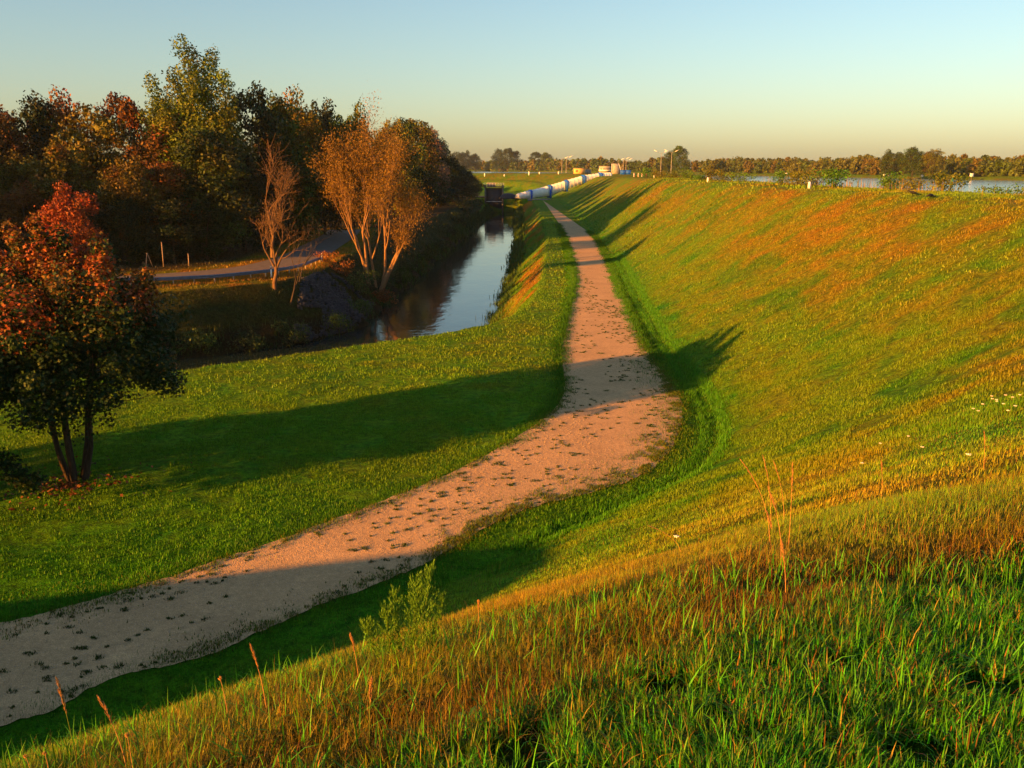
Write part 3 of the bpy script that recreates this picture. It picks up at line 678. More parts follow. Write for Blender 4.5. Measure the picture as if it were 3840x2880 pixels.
# --- willow: two leaning stems, fan of pale limbs, thin ochre foliage
def twig_tree(name, loc, label, stems, barkmat, depth, leafcol, leaf_n, leaf_size, seed, leaf_spread=.55, up=.14, spread=.5, kids=3, aspect=.3, minr=.012, wig=.13):
    r = np.random.default_rng(seed); t = empty(name, loc, 0, label, 'tree'); tips = []; mb = MB()
    for p, d, L, rad in stems: branchy(mb, p, d, L, rad, depth, r, up, spread, kids, tips, 7, minr, wig)
    mb.obj('trunk', barkmat, t, True)
    if leaf_n:
        T = np.array([q[0] for q in tips]); n = len(T)*leaf_n
        P = np.repeat(T, leaf_n, 0)+r.normal(0, leaf_spread, (n, 3)); D = r.normal(0, 1, (n, 3)); D /= np.linalg.norm(D, axis=1)[:, None]
        V, F = leaf_quads(P, D, leaf_size, r, aspect)
        C = np.repeat(np.repeat(r.uniform(.7, 1.3, len(T)), leaf_n)[:, None]*r.uniform(.55, 1.5, (n, 1))*np.ones((1, 3)), 4, axis=0)
        c = link('crown', mesh_np('crown', V, F, M['leaf'], C), t); c.color = (*leafcol, 1)
    return t
wt = twig_tree('willow_tree', (-16.0, 103, hz1(-16.0, 103)-.3), 'broad sunlit orange willow with fanned pale limbs beside the canal',
  [((-.9,0,0), (-.08,0,1), 6.4, .30), ((-.7,.3,0), (-.26,.1,1), 6.0, .24), ((.7,0,0), (.40,-.1,1), 5.0, .36), ((.9,.2,.5), (.16,.2,1), 6.6, .24), ((0,.5,0), (.03,.4,1), 7.0, .22)],
  M['barkwil'], 4, (.155, .088, .008), 58, .25, 51, .62, .20, .56, 3)
wt.scale = (.86, .86, 1.10)
twig_tree('bare_tree', (-22.1, 81.5, hz1(-22.1, 81.5)-.4), 'leafless tree with pale orange branches standing at the guardrail',
  [((0,0,0), (.0,0,1), 3.6, .24), ((.1,0,2.4), (-.55,.1,.8), 2.4, .10), ((0,0,3.2), (.22,0,1), 3.7, .17), ((0,0,3.4), (-.25,0,1), 4.0, .16)], M['barkrust'], 4, (.10,.060,.016), 3, .15, 57, .3, .12, .62, 3, minr=.011, wig=.17)
twig_tree('bare_sapling', (-20.6, 81.0, hz1(-20.6, 81)-.3), 'thin dark leafless sapling leaning right beside the bare tree',
  [((0,0,0), (.55,0,1), 3.2, .10), ((1.0,0,2.2), (.15,.1,1), 3.2, .07)], M['bark'], 3, (.2,.08,.02), 0, .1, 59, .3, .14, .5, 2, minr=.014)

# --- maples: several stems from one base, broad crown of lobed leaves
def maple(loc, H, R, zb, seed, label, tops, per=430, size=.125, nst=6, skirt=26, extra=()):
    r = np.random.default_rng(seed); t = empty('maple_tree', loc, 0, label, 'tree'); mb = MB()
    for k in range(nst):
        a = 2*PI*k/nst+r.uniform(-.3, .3); b = .34+.14*r.random()
        mb.tube([(b*math.cos(a)*.6, b*math.sin(a)*.6, -.2), (b*1.5*math.cos(a), b*1.5*math.sin(a), 1.2), (.8*math.cos(a), .8*math.sin(a), 3.0), (1.4*math.cos(a), 1.4*math.sin(a), H*.62), (1.6*math.cos(a), 1.6*math.sin(a), H*.8)], [.12, .085, .065, .045, .015], 7)
        for q in range(4):
            z0 = r.uniform(1.9, H*.6); branchy(mb, (.8*math.cos(a)*z0/3, .8*math.sin(a)*z0/3, z0), (math.cos(a+r.normal(0,.5)), math.sin(a+r.normal(0,.5)), .5), R*.5, .035, 1, r, .05, .6, 2, n=4)
    tr = mb.obj('trunk', M['bark'], t, True)
    cl = auto_clumps(r, H*.86, R, zb, 120, (.13, .24), .30)
    for k in range(skirt):
        a = 2*PI*k/skirt+r.uniform(-.1, .1); cl.append(((R*.80*math.cos(a), R*.86*math.sin(a), zb+r.uniform(-.1, 1.2)), (.55, .55, .4)))
    cl += [(e, (.42, .42, .32)) for e in extra]
    for q in range(26):
        a = r.uniform(0, 2*PI); zz = r.uniform(zb, H*.9); rr = R*r.uniform(.9, 1.16)*math.sin(PI*min(1, max(.15, (zz-zb)/(H-zb)*.8+.2))); cl.append(((rr*math.cos(a), rr*math.sin(a), zz), (.34, .34, .28)))
    for (tx, ty, z0, z1) in tops:
        for q in range(7): cl.append(((tx+r.normal(0, .12), ty+r.normal(0, .12), z0+(z1-z0)*q/6), (.62-.055*q, .62-.055*q, .46)))
    Ps = []; Ds = []; Cs = []
    for c, rad in cl:
        n = int(per*(rad[0]*rad[2])**.5*1.2); d = r.normal(0, 1, (n, 3)); d /= np.linalg.norm(d, axis=1)[:, None]
        q = r.uniform(.45, 1.2, n); Ps.append(np.array(c)+d*np.array(rad)*q[:, None]); Ds.append(d)
        hi = sstep(.50, .92, np.array([c[2]/H]))[0]+r.normal(0, .16)
        red = np.array((.20, .048, .009)); ora = np.array((.15, .078, .008)); shade_grn = np.array((.014, .036, .004))  # dark green lower down stands for the shaded part of the crown
        pick = (.62*r.random()+.38*r.random(n))[:, None]
        cc = np.where(pick < np.clip(.50*hi, .0, .5), red, np.where(pick < np.clip(.03+.72*hi, .02, .78), ora, shade_grn)); Cs.append(cc*r.uniform(.6, 1.4, (n, 1)))
    P = np.concatenate(Ps); D = np.concatenate(Ds); C = np.concatenate(Cs); n = len(P)
    # five-pointed leaves
    nrm = D+r.normal(0, .8, (n, 3)); nrm[:, 2] += .4; nrm /= np.linalg.norm(nrm, axis=1)[:, None]
    a = np.cross(nrm, r.normal(0, 1, (n, 3))); a /= np.linalg.norm(a, axis=1)[:, None]; b = np.cross(nrm, a); s = size*r.uniform(.6, 1.3, n)[:, None]
    sh = [(0,-.5),(.22,-.12),(.5,.05),(.2,.18),(0,.55),(-.2,.18),(-.5,.05),(-.22,-.12)]
    V = np.stack([P+a*s*u+b*s*v for u, v in sh], 1).reshape(-1, 3)
    link('crown', mesh_np('crown', V, np.arange(n*8).reshape(-1, 8), M['leaf'], np.repeat(C, 8, axis=0)), t)
    return t
maple((-15.0, 28.6, hz1(-15, 28.6)), 8.5, 4.1, 3.1, 61, 'multi-stemmed maple with orange-red upper leaves standing on the lawn', [(-.2,0,6.2,8.6),(.5,.3,6.2,8.2),(1.9,-.4,6,7.9),(2.9,.3,5.2,6.9),(-1.2,.4,6,8.3),(-2.6,.4,5.4,7.4),(1.2,.8,6.4,7.6)])
maple((-20.2, 24.6, hz1(-20.2, 24.6)), 7.6, 4.1, 2.6, 67, 'dark maple at the left photo edge with one drooping branch', [(0,0,5.5,7.6)], 420, extra=[(3.6+.22*k, .3+.1*k, 3.1-.26*k) for k in range(9)]+[(3.2+.25*k, -.4, 3.2-.12*k) for k in range(6)])
m2 = maple((-37, 15.5, hz1(-37, 15.5)), 9.6, 2.5, 2.0, 69, 'maple beyond the left edge of the view', [], 150, .26)
forest_tree(-53.5, 52.5, 21, 'o', 2.5, 'slender tree added out of view to cast a narrow shadow over path and slope', None)  # unseen tree added and kept narrow for its shadow strip across the path
# fallen maple leaves
r = np.random.default_rng(98); n = 450; a = r.uniform(0, 2*PI, n); q = np.abs(r.normal(0, 1.5, n)); x = -15+q*np.cos(a); y = 28.4+q*np.sin(a)-.6
P = np.stack([x, y, hz(x, y)+.10], -1); V, F = leaf_quads(P, np.tile((0, 0, 1.5), (n, 1)), .13, r, .8)
lo = link('fallen_leaves', mesh_np('fallen_leaves', V, F, M['leaf'], np.repeat(np.array((.13, .05, .012))*r.uniform(.3, 1.5, (n, 1)), 4, axis=0))); tag(lo, kind='stuff')

# ------------------------------------------------------------------ shrubs and bank plants
r = np.random.default_rng(120); SHR = []
for k in range(4):
    cl = [((r.normal(0, .45), r.normal(0, .45), r.uniform(.2, .9)), (.38, .38, .34)) for q in range(16)]
    SHR.append(crown(cl, 330, .13, r, cvar=.35, hue=.15, name='foliage'))
mb = MB(); br = np.random.default_rng(121)
for q in range(9): branchy(mb, (br.normal(0, .1), br.normal(0, .1), -.1), (br.normal(0, .5), br.normal(0, .5), 1), .55, .015, 1, br, .1, .5, 2, n=3)
SHSTEM = mb.mesh('stems', M['bark'])
def shrub(name, x, y, s, col, label, group, cat='shrub', sz=None, k=None):
    k = random.randrange(4) if k is None else k
    t = empty(name, (x, y, hz1(x, y)-.05), random.uniform(0, 6.28), label, cat, group, (s, s, sz or s))
    f = link('foliage', SHR[k], t); f.color = (*col, 1); link('stems', SHSTEM, t); return t
for x, y, s, c, lab in [(-16.4,95.5,1.9,(.035,.06,.006),'green bush at the foot of the willow above the water'),(-14.9,100,1.6,(.14,.05,.01),'rusty bush in front of the willow stems'),(-18.6,97,1.5,(.20,.07,.01),'orange bush glowing beside the willow foot'),(-15.4,88,1.5,(.03,.06,.006),'green bush where the stone bank meets the water'),
   (-16.5,81.5,1.5,(.04,.07,.006),'green bush on the near corner of the bank by the water'),(-19.5,76.5,1.6,(.02,.04,.005),'dark bush below the bare tree'),(-22.5,73.8,1.7,(.018,.035,.005),'dark bush at the water left of the bare tree'),(-26,71.5,1.7,(.03,.06,.006),'dark green bush at the water above the lawn edge'),(-30,69,1.9,(.02,.04,.005),'dark bush at the water right of the maple'),(-20.8,98.5,1.2,(.22,.08,.01),'orange weeds at the end of the guardrail'),
   (-15.4,106,1.5,(.02,.04,.005),'dark bush right of the willow at the waterline'),(-15.0,113,1.4,(.018,.035,.005),'dark bush over the water, second right of the willow'),(-14.6,124,1.5,(.018,.035,.005),'dark bush over the water, third right of the willow'),(-13.8,139,1.7,(.018,.035,.005),'dark bush at the narrowing of the canal'),(-13.2,158,1.9,(.018,.035,.005),'dark bush leaning out over the distant water'),
   (-12.8,182,2.4,(.018,.035,.005),'distant dark bush on the waterline'),(-12.6,210,3.0,(.018,.035,.005),'distant dark bush, second last before the sluice'),(-12.4,244,3.6,(.018,.035,.005),'distant dark bush, last before the sluice')]:
    shrub('bush', x, y, s, c, lab, 'bushes on the far canal bank', 'bush')
# weeds along the lake side of the crest
CR = [(35.3,62,1.0,'tall dry weeds at the right end of the crest'),(33.6,58.5,1.25,'bright green bush at the right photo edge on the crest'),(33.4,62,1.1,'green bush next to the rightmost one on the crest'),(32.0,66,1.1,'dry grassy clump between the green crest bushes'),(31.0,70,.9,'dry weeds behind the crows'),(30.6,73,1.05,'brown seedy clump on the crest behind the crows'),
      (30.0,84,1.35,'dense dark green bush on the crest left of the open water'),(29.6,88,1.1,'olive bush touching the dense green crest bush'),(29.2,92,1.1,'olive weeds right of the white kilometre stone'),(28.9,97,1.1,'green weeds just right of the white stone on the crest'),(28.8,113,1.1,'low weeds left of the white kilometre stone'),
      (28.9,122,1.15,'low bush on the crest, second left of the white stone'),(29.4,132,1.3,'brownish bush on the crest, third left of the white stone'),(29.8,143,1.3,'low green clump on the distant crest'),(30.6,158,1.4,'distant green clump beside the smaller white stone'),(31.5,176,1.5,'distant green clump beyond the smaller white stone'),(32.4,198,1.8,'far green clump before the striped boards'),(33.0,222,2.2,'round far bush just left of the striped boards')]
for i, (x, y, s, lab) in enumerate(CR):
    c = [(.10,.10,.008),(.05,.13,.008),(.06,.13,.008),(.075,.10,.008)][i % 4] if i not in (6,) else (.04,.12,.006)
    s *= 1.35 if 62 < y < 140 else 1.1; shrub('crest_bush', x, y, s, c, lab, 'bushes along the lake side of the crest', 'bush', s*random.uniform(.75, 1.0))
tallw = Acc(); r = np.random.default_rng(130); n = 2200; yy = r.uniform(44, 200, n)**1; f = fbm(yy*.16, yy*0, 7, 2); kk = f > .5; yy = yy[kk]; n = len(yy)
xx = np.interp(yy, [40,55,80,130,200], [24,25,24.7,25.8,28.5])+r.normal(5.8, .7, n); zz = hz(xx, yy)
tallw.add(*blades(xx, yy, zz, np.where(r.random((n, 1)) < .5, (.22, .13, .02), (.11, .12, .01))*r.uniform(.6, 1.4, (n, 1)), r.uniform(.3, 1.1, n), r.uniform(.02, .045, n), 131, 2, .18))
tag(link('tall_weeds', tallw.mesh('tall_weeds', M['grass'])), kind='stuff')
# water's-edge plants on both canal banks
reed = Acc(); r = np.random.default_rng(135)
for line, off, n in ((resample(BANK_R[(BANK_R[:,1] > 46)], 3000), 5.1, 26000), (resample(BANK_L[(BANK_L[:,1] > 64)], 3000), -5.2, 22000)):
    q = offset(line, off)
    i = r.integers(0, len(q), n); x = q[i,0]+r.normal(0, .55, n); y = q[i,1]+r.normal(0, .55, n); cl_ = fbm(x*.55, y*.55, 12, 2); kk = cl_ > .45; x, y = x[kk], y[kk]; m = len(x); z = np.maximum(hz(x, y), WATER_Z-.1)
    sc = np.clip(y/90, .8, 2.2)
    reed.add(*blades(x, y, z, np.where((off > 0), 1, .6)*np.array((.045, .10, .010))*r.uniform(.5, 1.5, (m, 1)), r.uniform(.25, .75, m)*sc, r.uniform(.04, .10, m)*sc, int(100+off), 2, .75))
# rough growth on the shaded bank
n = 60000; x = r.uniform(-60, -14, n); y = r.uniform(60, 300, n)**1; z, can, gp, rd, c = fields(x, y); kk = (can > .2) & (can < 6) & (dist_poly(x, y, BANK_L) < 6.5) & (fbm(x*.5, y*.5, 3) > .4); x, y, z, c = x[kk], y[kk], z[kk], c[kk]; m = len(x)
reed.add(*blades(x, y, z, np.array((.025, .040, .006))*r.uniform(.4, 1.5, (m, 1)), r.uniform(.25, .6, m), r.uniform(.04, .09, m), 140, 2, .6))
# verge between road and bank, lit dry grass
n = 70000; x = r.uniform(-48, -17, n); y = r.uniform(68, 104, n); z, can, gp, rd, c = fields(x, y); kk = (can < .4) & (rd > 2.9) & (rd < 8) & (x > np.interp(y, [74, 85, 92, 104], [-90, -36, -28, -25.5])); x, y, z, c = x[kk], y[kk], z[kk], c[kk]; m = len(x)
reed.add(*blades(x, y, z, np.where(r.random((m, 1)) < .5, (.26, .11, .015), (.14, .12, .01))*r.uniform(.5, 1.4, (m, 1)), r.uniform(.15, .4, m), r.uniform(.03, .06, m), 141, 1, .5))
tag(link('bank_growth', reed.mesh('bank_growth', M['grass'])), kind='stuff')
# quarry stones on the bank
r = np.random.default_rng(150); V = []; n = 2600
x = r.uniform(-21.5, -15.0, n); y = r.uniform(76, 95, n); z, can, gp, rd, c = fields(x, y); kk = (can > .3) & (can < 5.4) & (fbm(x*.3, y*.3, 13) > .34) & (x > -19.8-(y-80)*.12); x, y, z = x[kk], y[kk], z[kk]; n = len(x)
cube = np.array([(a, b, c_) for a in (-1, 1) for b in (-1, 1) for c_ in (-1, 1)], float)
ang = r.uniform(0, PI, n); R_ = np.stack([np.cos(ang), -np.sin(ang), np.sin(ang), np.cos(ang)], -1).reshape(n, 2, 2)
C8 = cube[None]*r.uniform(.07, .20, (n, 1, 3))*r.uniform(.7, 1.2, (n, 8, 3)); C8[..., :2] = np.einsum('nij,nkj->nki', R_, C8[..., :2])
V = C8+np.stack([x, y, z+.04], -1)[:, None]
F = (np.arange(n)*8)[:, None, None]+np.array([(0,1,3,2),(4,6,7,5),(0,4,5,1),(2,3,7,6),(0,2,6,4),(1,5,7,3)])
tag(link('rubble', mesh_np('rubble', V.reshape(-1, 3), F.reshape(-1, 4), M['stone'])), kind='stuff')

# ------------------------------------------------------------------ far woods across the lake
def far_wood(name, pts, seed, cols, hr, n_back=2, size=1.1, step=7, per=15):
    r = np.random.default_rng(seed); line = resample(np.array(pts, float), int(sum(np.linalg.norm(np.diff(np.array(pts), axis=0), axis=1))/step))
    t = np.gradient(line, axis=0); t /= np.linalg.norm(t, axis=1)[:, None]; nn = np.stack([t[:,1], -t[:,0]], -1)
    Ps = []; Ds = []; Cs = []
    for row in range(n_back):
        for p, q in zip(line, nn):
            c0 = np.array(p)+q*(row*9+r.uniform(-2, 3)); H = r.uniform(*hr)*(.90+.20*vnoise(np.array([c0[0]/38]), np.array([c0[1]/38]), seed)[0])*(1+.10*row); base = np.array(cols[r.integers(len(cols))])*r.uniform(.7, 1.3)
            R = H*r.uniform(.28, .42)
            for k in range(13):
                tt = r.random(); a = r.uniform(0, 2*PI); s = R*r.uniform(.3, .5)
                cc = np.array((c0[0]+R*.7*math.cos(a)*math.sin(PI*(tt*.8+.15)), c0[1]+R*.7*math.sin(a)*math.sin(PI*(tt*.8+.15)), 5+.5+(H-s-1)*tt))
                m = per; d = r.normal(0, 1, (m, 3)); d /= np.linalg.norm(d, axis=1)[:, None]
                Ps.append(cc+d*s*r.uniform(.6, 1.1, (m, 1))); Ds.append(d); Cs.append(base*r.uniform(.75, 1.25)*r.uniform(.7, 1.3, (m, 1)))
    P = np.concatenate(Ps); V, F = leaf_quads(P, np.concatenate(Ds), size, r, .8)
    return mesh_np(name, V, F, M['leaf'], np.repeat(np.concatenate(Cs), 4, axis=0))
shore_in = offset(SHORE, -14)
sel = shore_in[(shore_in[:,1] > 250) & (shore_in[:,1] < 760)]
o = link('autumn_wood', far_wood('autumn_wood', sel, 160, [(.072,.080,.009),(.085,.068,.010),(.052,.075,.008),(.068,.080,.009),(.040,.068,.008)], (9.4, 11.0), 3, 1.3, 4.6, 40)); o.color = (1,1,1,1); tag(o, kind='stuff')
sel = shore_in[(shore_in[:,1] > 740) & (shore_in[:,1] < 2200)]
o = link('distant_wood', far_wood('distant_wood', sel, 161, [(.08,.07,.012),(.05,.075,.01),(.035,.065,.012)], (11, 14), 2, 2.3, 9, 22)); tag(o, kind='stuff'); o.color = (1,1,1,1)
for x, y, H, R, k, lab in [(118,640,25,7,'g','tall round green tree above the far shore behind the lamps'),(112,645,21,6,'g','lower green tree left of the tall round one across the lake'),(188,425,19.5,6,'g','tall dark green clump-topped tree across the lake at right'),(181,432,18.5,6,'g','dark green tree left of the tall clump across the lake'),(195,420,19,5.5,'y','yellowish green tree right of the tall clump across the lake'),
     (5,1130,30,9,'d','hazy tree at the right of the distant group left of the hut'),(-5,1120,33,9,'d','hazy tall tree in the distant group left of the hut'),(-16,1130,32,9,'d','hazy distant tree in the middle of the group above the far embankment'),(-48,1180,27,9,'d','hazy distant tree right of the canal wood'),(-60,1170,31,10,'d','tall hazy distant tree beside the canal wood'),(-70,1160,30,10,'d','hazy distant tree next to the end of the canal wood'),(28,1080,28,9,'d','hazy distant tree behind the pair of lamps'),(40,1070,27,9,'g','hazy distant tree right of the pair of lamps')]:
    forest_tree(x, y, H, k, R, lab, 'single trees across the lake', base=5.0)

# ------------------------------------------------------------------ guardrail, delineators, fence posts
gr = empty('guardrail', (-31.5, 80.6, hz1(-31.5, 80.6)), 0, 'steel guardrail coloured with a shaded blue beam and sunlit pale posts along the roadside above the bank', 'guardrail')
GL = resample(smooth_line([(-44,77.2),(-36,79.2),(-31.5,80.6),(-27,82.8),(-23.8,86.6),(-21.9,92),(-21.3,99)], .8), 60); gz = hz(GL[:,0], GL[:,1]); g0 = Vector(gr.location)
GLs = gz.copy(); 
for _ in range(6): GLs = np.convolve(np.pad(GLs, 1, 'edge'), [.25, .5, .25], 'valid')
prof = [(-.015,.44),(.045,.50),(.045,.55),(-.005,.60),(.045,.65),(.045,.70),(-.015,.76),(-.03,.76),(-.03,.44)]
tn = np.gradient(GL, axis=0); tn /= np.linalg.norm(tn, axis=1)[:, None]
rings = [[Vector((p[0]+d*t[1], p[1]-d*t[0], z+h))-g0 for d, h in prof] for p, t, z in zip(GL, tn, GLs)]
MB().loft(rings).obj('beam', M['steel'], gr)
pm = MB(); pm.box((0, 0, .30), (.11, .06, .75)); pm.box((0, .0, .60), (.13, .09, .12)); pmesh = pm.mesh('post', M['post'])
for k in range(1, 60, 3):
    q = link('post', pmesh, gr, Vector((GL[k,0]-.07*tn[k,1]*-1-.10*tn[k,1], GL[k,1]+.09*tn[k,0], GLs[k]))-g0, (0, 0, math.atan2(tn[k,1], tn[k,0])))
def delineator(x, y, label):
    t = empty('delineator_post', (x, y, hz1(x, y)), .4, label, 'marker post', 'black and white marker posts')
    m = MB(); m.box((0,0,.42), (.13,.10,.90), taper=.95); m.obj('post', M['white'], t)
    m = MB(); m.box((0,0,.945), (.132,.105,.15)); m.obj('band', M['black'], t); m = MB(); m.box((0,0,1.09), (.12,.095,.14), taper=.6); m.obj('cap', M['white'], t)
    m = MB(); m.box((0,-.055,.945), (.05,.008,.12)); m.obj('reflector', M['white'], t)
delineator(-23.4, 85.6, 'white marker post with black band behind the guardrail beside the bare tree')
delineator(-21.2, 98.6, 'white marker post with black band at the far end of the guardrail')
def tripod(x, y):
    t = empty('post_tripod', (x, y, hz1(x, y)), 0, 'small pale wooden tripod of poles at the dark wood edge', 'tripod')
    for k in range(3):
        a = 2*PI*k/3+.3; MB().bar((.45*math.cos(a), .45*math.sin(a), 0), (.03*math.cos(a), .03*math.sin(a), 1.45), .035).obj('pole', M['wood'], t)
    MB().box((0,0,1.45), (.16,.16,.08)).obj('cap', M['wood'], t)
tripod(-39.3, 95.3)
for x, y, h, lab in ((-37.6,95.2,2.6,'tall thin wooden post at the edge of the dark wood'),(-35.0,95.6,1.3,'short thin wooden post at the edge of the dark wood')):
    t = empty('wooden_post', (x, y, hz1(x, y)), 0, lab, 'post'); MB().bar((0,0,-.2), (.02,0,h), .06, .045, 8).obj('pole', M['wood'], t); MB().bar((0,0,h-.04), (0,0,h+.04), .06, .02, 8).obj('tip', M['wood'], t)

# ------------------------------------------------------------------ sluice and weir wall across the canal
sg = empty('sluice_gate', (-6.2, 311, WATER_Z), 0, 'dark steel sluice gate in a pale frame standing in the canal', 'sluice gate')
MB().box((0,0,4.1), (5.4,.35,8.2)).obj('gate_panel', M['dark'], sg)
for s in (-1, 1): MB().box((s*3.0,-.1,4.2), (.55,.9,10.0)).obj('pier', M['sluice'], sg)
MB().box((0,-.2,8.55), (7.0,1.6,.35)).obj('walkway', M['sluice'], sg)
m = MB()
for q in range(8): m.bar((-3.4+q*.97,-.95,8.7), (-3.4+q*.97,-.95,9.8), .04)
for z in (9.25, 9.8): m.bar((-3.4,-.95,z), (3.4,-.95,z), .05)
m.obj('railing', M['white'], sg); MB().box((-.9,.1,9.35), (3.0,1.0,1.2), taper=.9).obj('winch_housing', M['sluice'], sg); MB().box((0,-.25,3.6), (5.4,.2,.15)).obj('gate_rib', M['white'], sg)
wl = empty('weir_wall', (-3, 313.5, -5), 0, 'dark concrete wall closing the end of the canal', 'wall')
m = MB(); m.box((6.2,0,2.6), (9.0,1.2,5.4)); m.box((-11,0,2.6), (13,1.2,5.4)); m.obj('wall', M['dark'], wl); m = MB(); m.box((6.2,-.1,5.4), (9.2,1.6,.25)); m.box((-11,-.1,5.4), (13.2,1.6,.25)); m.obj('coping', M['conc'], wl)
r = np.random.default_rng(170)
mound = empty('earth_mound', (-1.2, 305, 0), 0, 'dark heap at the lower end of the white covered ramp', 'heap')
rings = []
for k in range(7):
    t = k/6; rad = 3.0*math.cos(t*PI/2*.98); rings.append([Vector((rad*1.1*math.cos(a)*(1+.12*math.sin(3*a+k)), rad*.8*math.sin(a), 1.9*math.sin(t*PI/2)-.1)) for a in np.linspace(0, 2*PI, 14, endpoint=False)])
MB().loft(rings).obj('heap', M['dark'], mound, True)

# ------------------------------------------------------------------ white covered ramp climbing the dike
rp = empty('covered_ramp', (1.5, 296, .2), 0, 'long white covered ramp with blue frames climbing the dike', 'covered ramp')
RP = [(1.5,296,.35,1.5),(6.0,298.5,.3,2.6),(12.5,301,1.1,3.3),(18.1,303.5,3.1,2.9),(24,306,5.2,2.4),(30,309,6.4,2.0),(34,311,6.7,1.9)]
rb = Vector(rp.location)
def section(p, d, w, h, roof=.35, drop=0):
    n_ = Vector((d.y, -d.x, 0)).normalized(); p = Vector(p)-rb
    pr = [(-w/2, -drop), (w/2, -drop), (w/2, h-roof), (w*.28, h), (-w*.28, h), (-w/2, h-roof)]
    return [p+n_*a+Vector((0, 0, b)) for a, b in pr]
for k in range(len(RP)-1):
    a = Vector(RP[k][:3]); b = Vector(RP[k+1][:3]); d = b-a; ha, hb = RP[k][3], RP[k+1][3]
    a2 = a+d*.06; b2 = b-d*.06; rings = []
    for q in range(9):
        t = q/8; bul = .07*math.sin(PI*t*4)**2
        rings.append(section(a2.lerp(b2, t), d, 2.3+bul, ha+(hb-ha)*t-.12+bul*.5, .4))
    c = MB().loft(rings).obj('cover', M['tarp'], rp)
    m = MB()
    for q in (1, 3, 5, 7):
        t = q/8; s0 = section(a2.lerp(b2, t), d, 2.44, ha+(hb-ha)*t-.02, .42)
        for u_, v_ in zip(s0, s0[1:]+s0[:1]): m.bar(u_, v_, .035, n=4)
    m.obj('hoop', M['white'], rp)
    m = MB(); m.bar(a2-rb-Vector((0,1.2,.0)), b2-rb-Vector((0,1.2,0)), .09, n=4); m.obj('sill_rail', M['dark'], rp)
for k in range(1, len(RP)-1):
    a = Vector(RP[k][:3]); d = Vector(RP[k+1][:3])-Vector(RP[k-1][:3]); h = RP[k][3]; u_ = d.normalized()
    MB().loft([section(a-u_*.24, d, 2.75, h+.14, .4, .7), section(a+u_*.24, d, 2.75, h+.14, .4, .7)]).obj('blue_frame', M['blue'], rp)
lp = empty('landing_plate', (9.0, 292.5, hz1(9, 292.5)+.1), 0, 'pale flat slab where the path meets the white ramp', 'slab')
m = MB(); m.box((0,0,.12), (7.5,1.6,.3)); m.obj('slab', M['conc'], lp)

# ------------------------------------------------------------------ lock site on the far crest
def hut(name, x, y, z, w_, d, h, wall, label, cat, roofm, win=None, doorside=False, rz=0):
    t = empty(name, (x, y, z), rz, label, cat)
    MB().box((0,0,h/2), (w_,d,h)).obj('wall', M[wall], t); MB().box((0,0,h+.09), (w_+.3,d+.3,.18)).obj('roof', M[roofm], t)
    if win:
        for wx in win:
            f = MB().box((wx,-d/2-.03,h*.6), (.95,.08,.9)).obj('window', M['wood'], t); MB().box((wx,-d/2-.085,h*.6), (.8,.03,.75)).obj('pane', M['glass'], f)
    return t
hut('site_hut', 30.8, 415, hz1(30.8,415)-.1, 5.0, 2.6, 2.4, 'yellow', 'yellow site hut with one dark window on the far crest', 'hut', 'wood', [-1.3])
hut('grey_hut', 35.2, 419, hz1(35.2,419)-.1, 2.6, 2.4, 2.1, 'conc', 'small grey hut touching the right side of the yellow one', 'hut', 'conc', None)
t = hut('control_building', 41.6, 405, hz1(41.6,405)-.1, 5.2, 4.0, 3.6, 'conc', 'grey flat-roofed building behind the top of the white ramp', 'building', 'dark', None)
MB().box((-.2,-2.2,1.7), (5.6,.5,.55)).obj('canopy', M['white'], t); MB().box((.2,-2.05,2.25), (5.0,.1,.35)).obj('window', M['glass'], t)
t = empty('leaning_screen', (46.4, 400, hz1(46.4,400)-.2), 0, 'grey trapezoid screen leaning beside the flat-roofed building', 'screen')
m = MB(); m.loft([[Vector(v) for v in ((-2.6,-.1,0),(2.2,-.1,0),(2.2,.1,0),(-2.6,.1,0))], [Vector(v) for v in ((-2.4,-.1,4.6),(.7,-.1,4.6),(.7,.1,4.6),(-2.4,.1,4.6))]]); m.obj('panel', M['conc'], t)
m = MB(); m.bar((2.2,-.2,0), (.7,-.2,4.7), .08); m.bar((-2.5,-.2,0), (-2.4,-.2,4.7), .08); m.obj('frame', M['white'], t)
for x, dx, c, lab in ((47.2,0,'blue','dark blue container on the far crest beside the leaning screen'),(49.4,0,'blue','lighter blue container right of the dark blue one on the crest')):
    t = empty('container', (x, 385, hz1(x,385)-.1), 0, lab, 'container'); MB().box((0,0,.95), (2.0,2.4,1.9)).obj('box', M[c], t)
    m = MB(); [m.box((-.9+q*.3,-1.22,.95), (.08,.06,1.8)) for q in range(7)]; m.obj('ribs', M[c], t); MB().box((0,0,1.94), (2.1,2.5,.08)).obj('lid', M['dark'], t)
def barrier(x, y, lab, n=2, w_=1.2):
    t = empty('striped_barrier', (x, y, hz1(x, y)-.05), 0, lab, 'barrier', 'red and white striped boards on the crest')
    for s in np.linspace(-w_/2, w_/2, n):
        b = MB().box((s,0,.55), (.28,.06,1.15)).obj('board', M['white'], t)
        for q in range(3): MB().box((s,-.035,.22+q*.36), (.28,.02,.16)).obj('stripe', M['red'], b)
    MB().box((0,.0,.05), (w_+.4,.3,.1)).obj('base', M['black'], t)
barrier(33.8, 246, 'leftmost red and white striped board pair before the lock'); barrier(35.4, 242, 'middle striped board pair on the far crest'); barrier(38.0, 231, 'rightmost striped boards beside the small white marker on the crest', 3, 1.7)
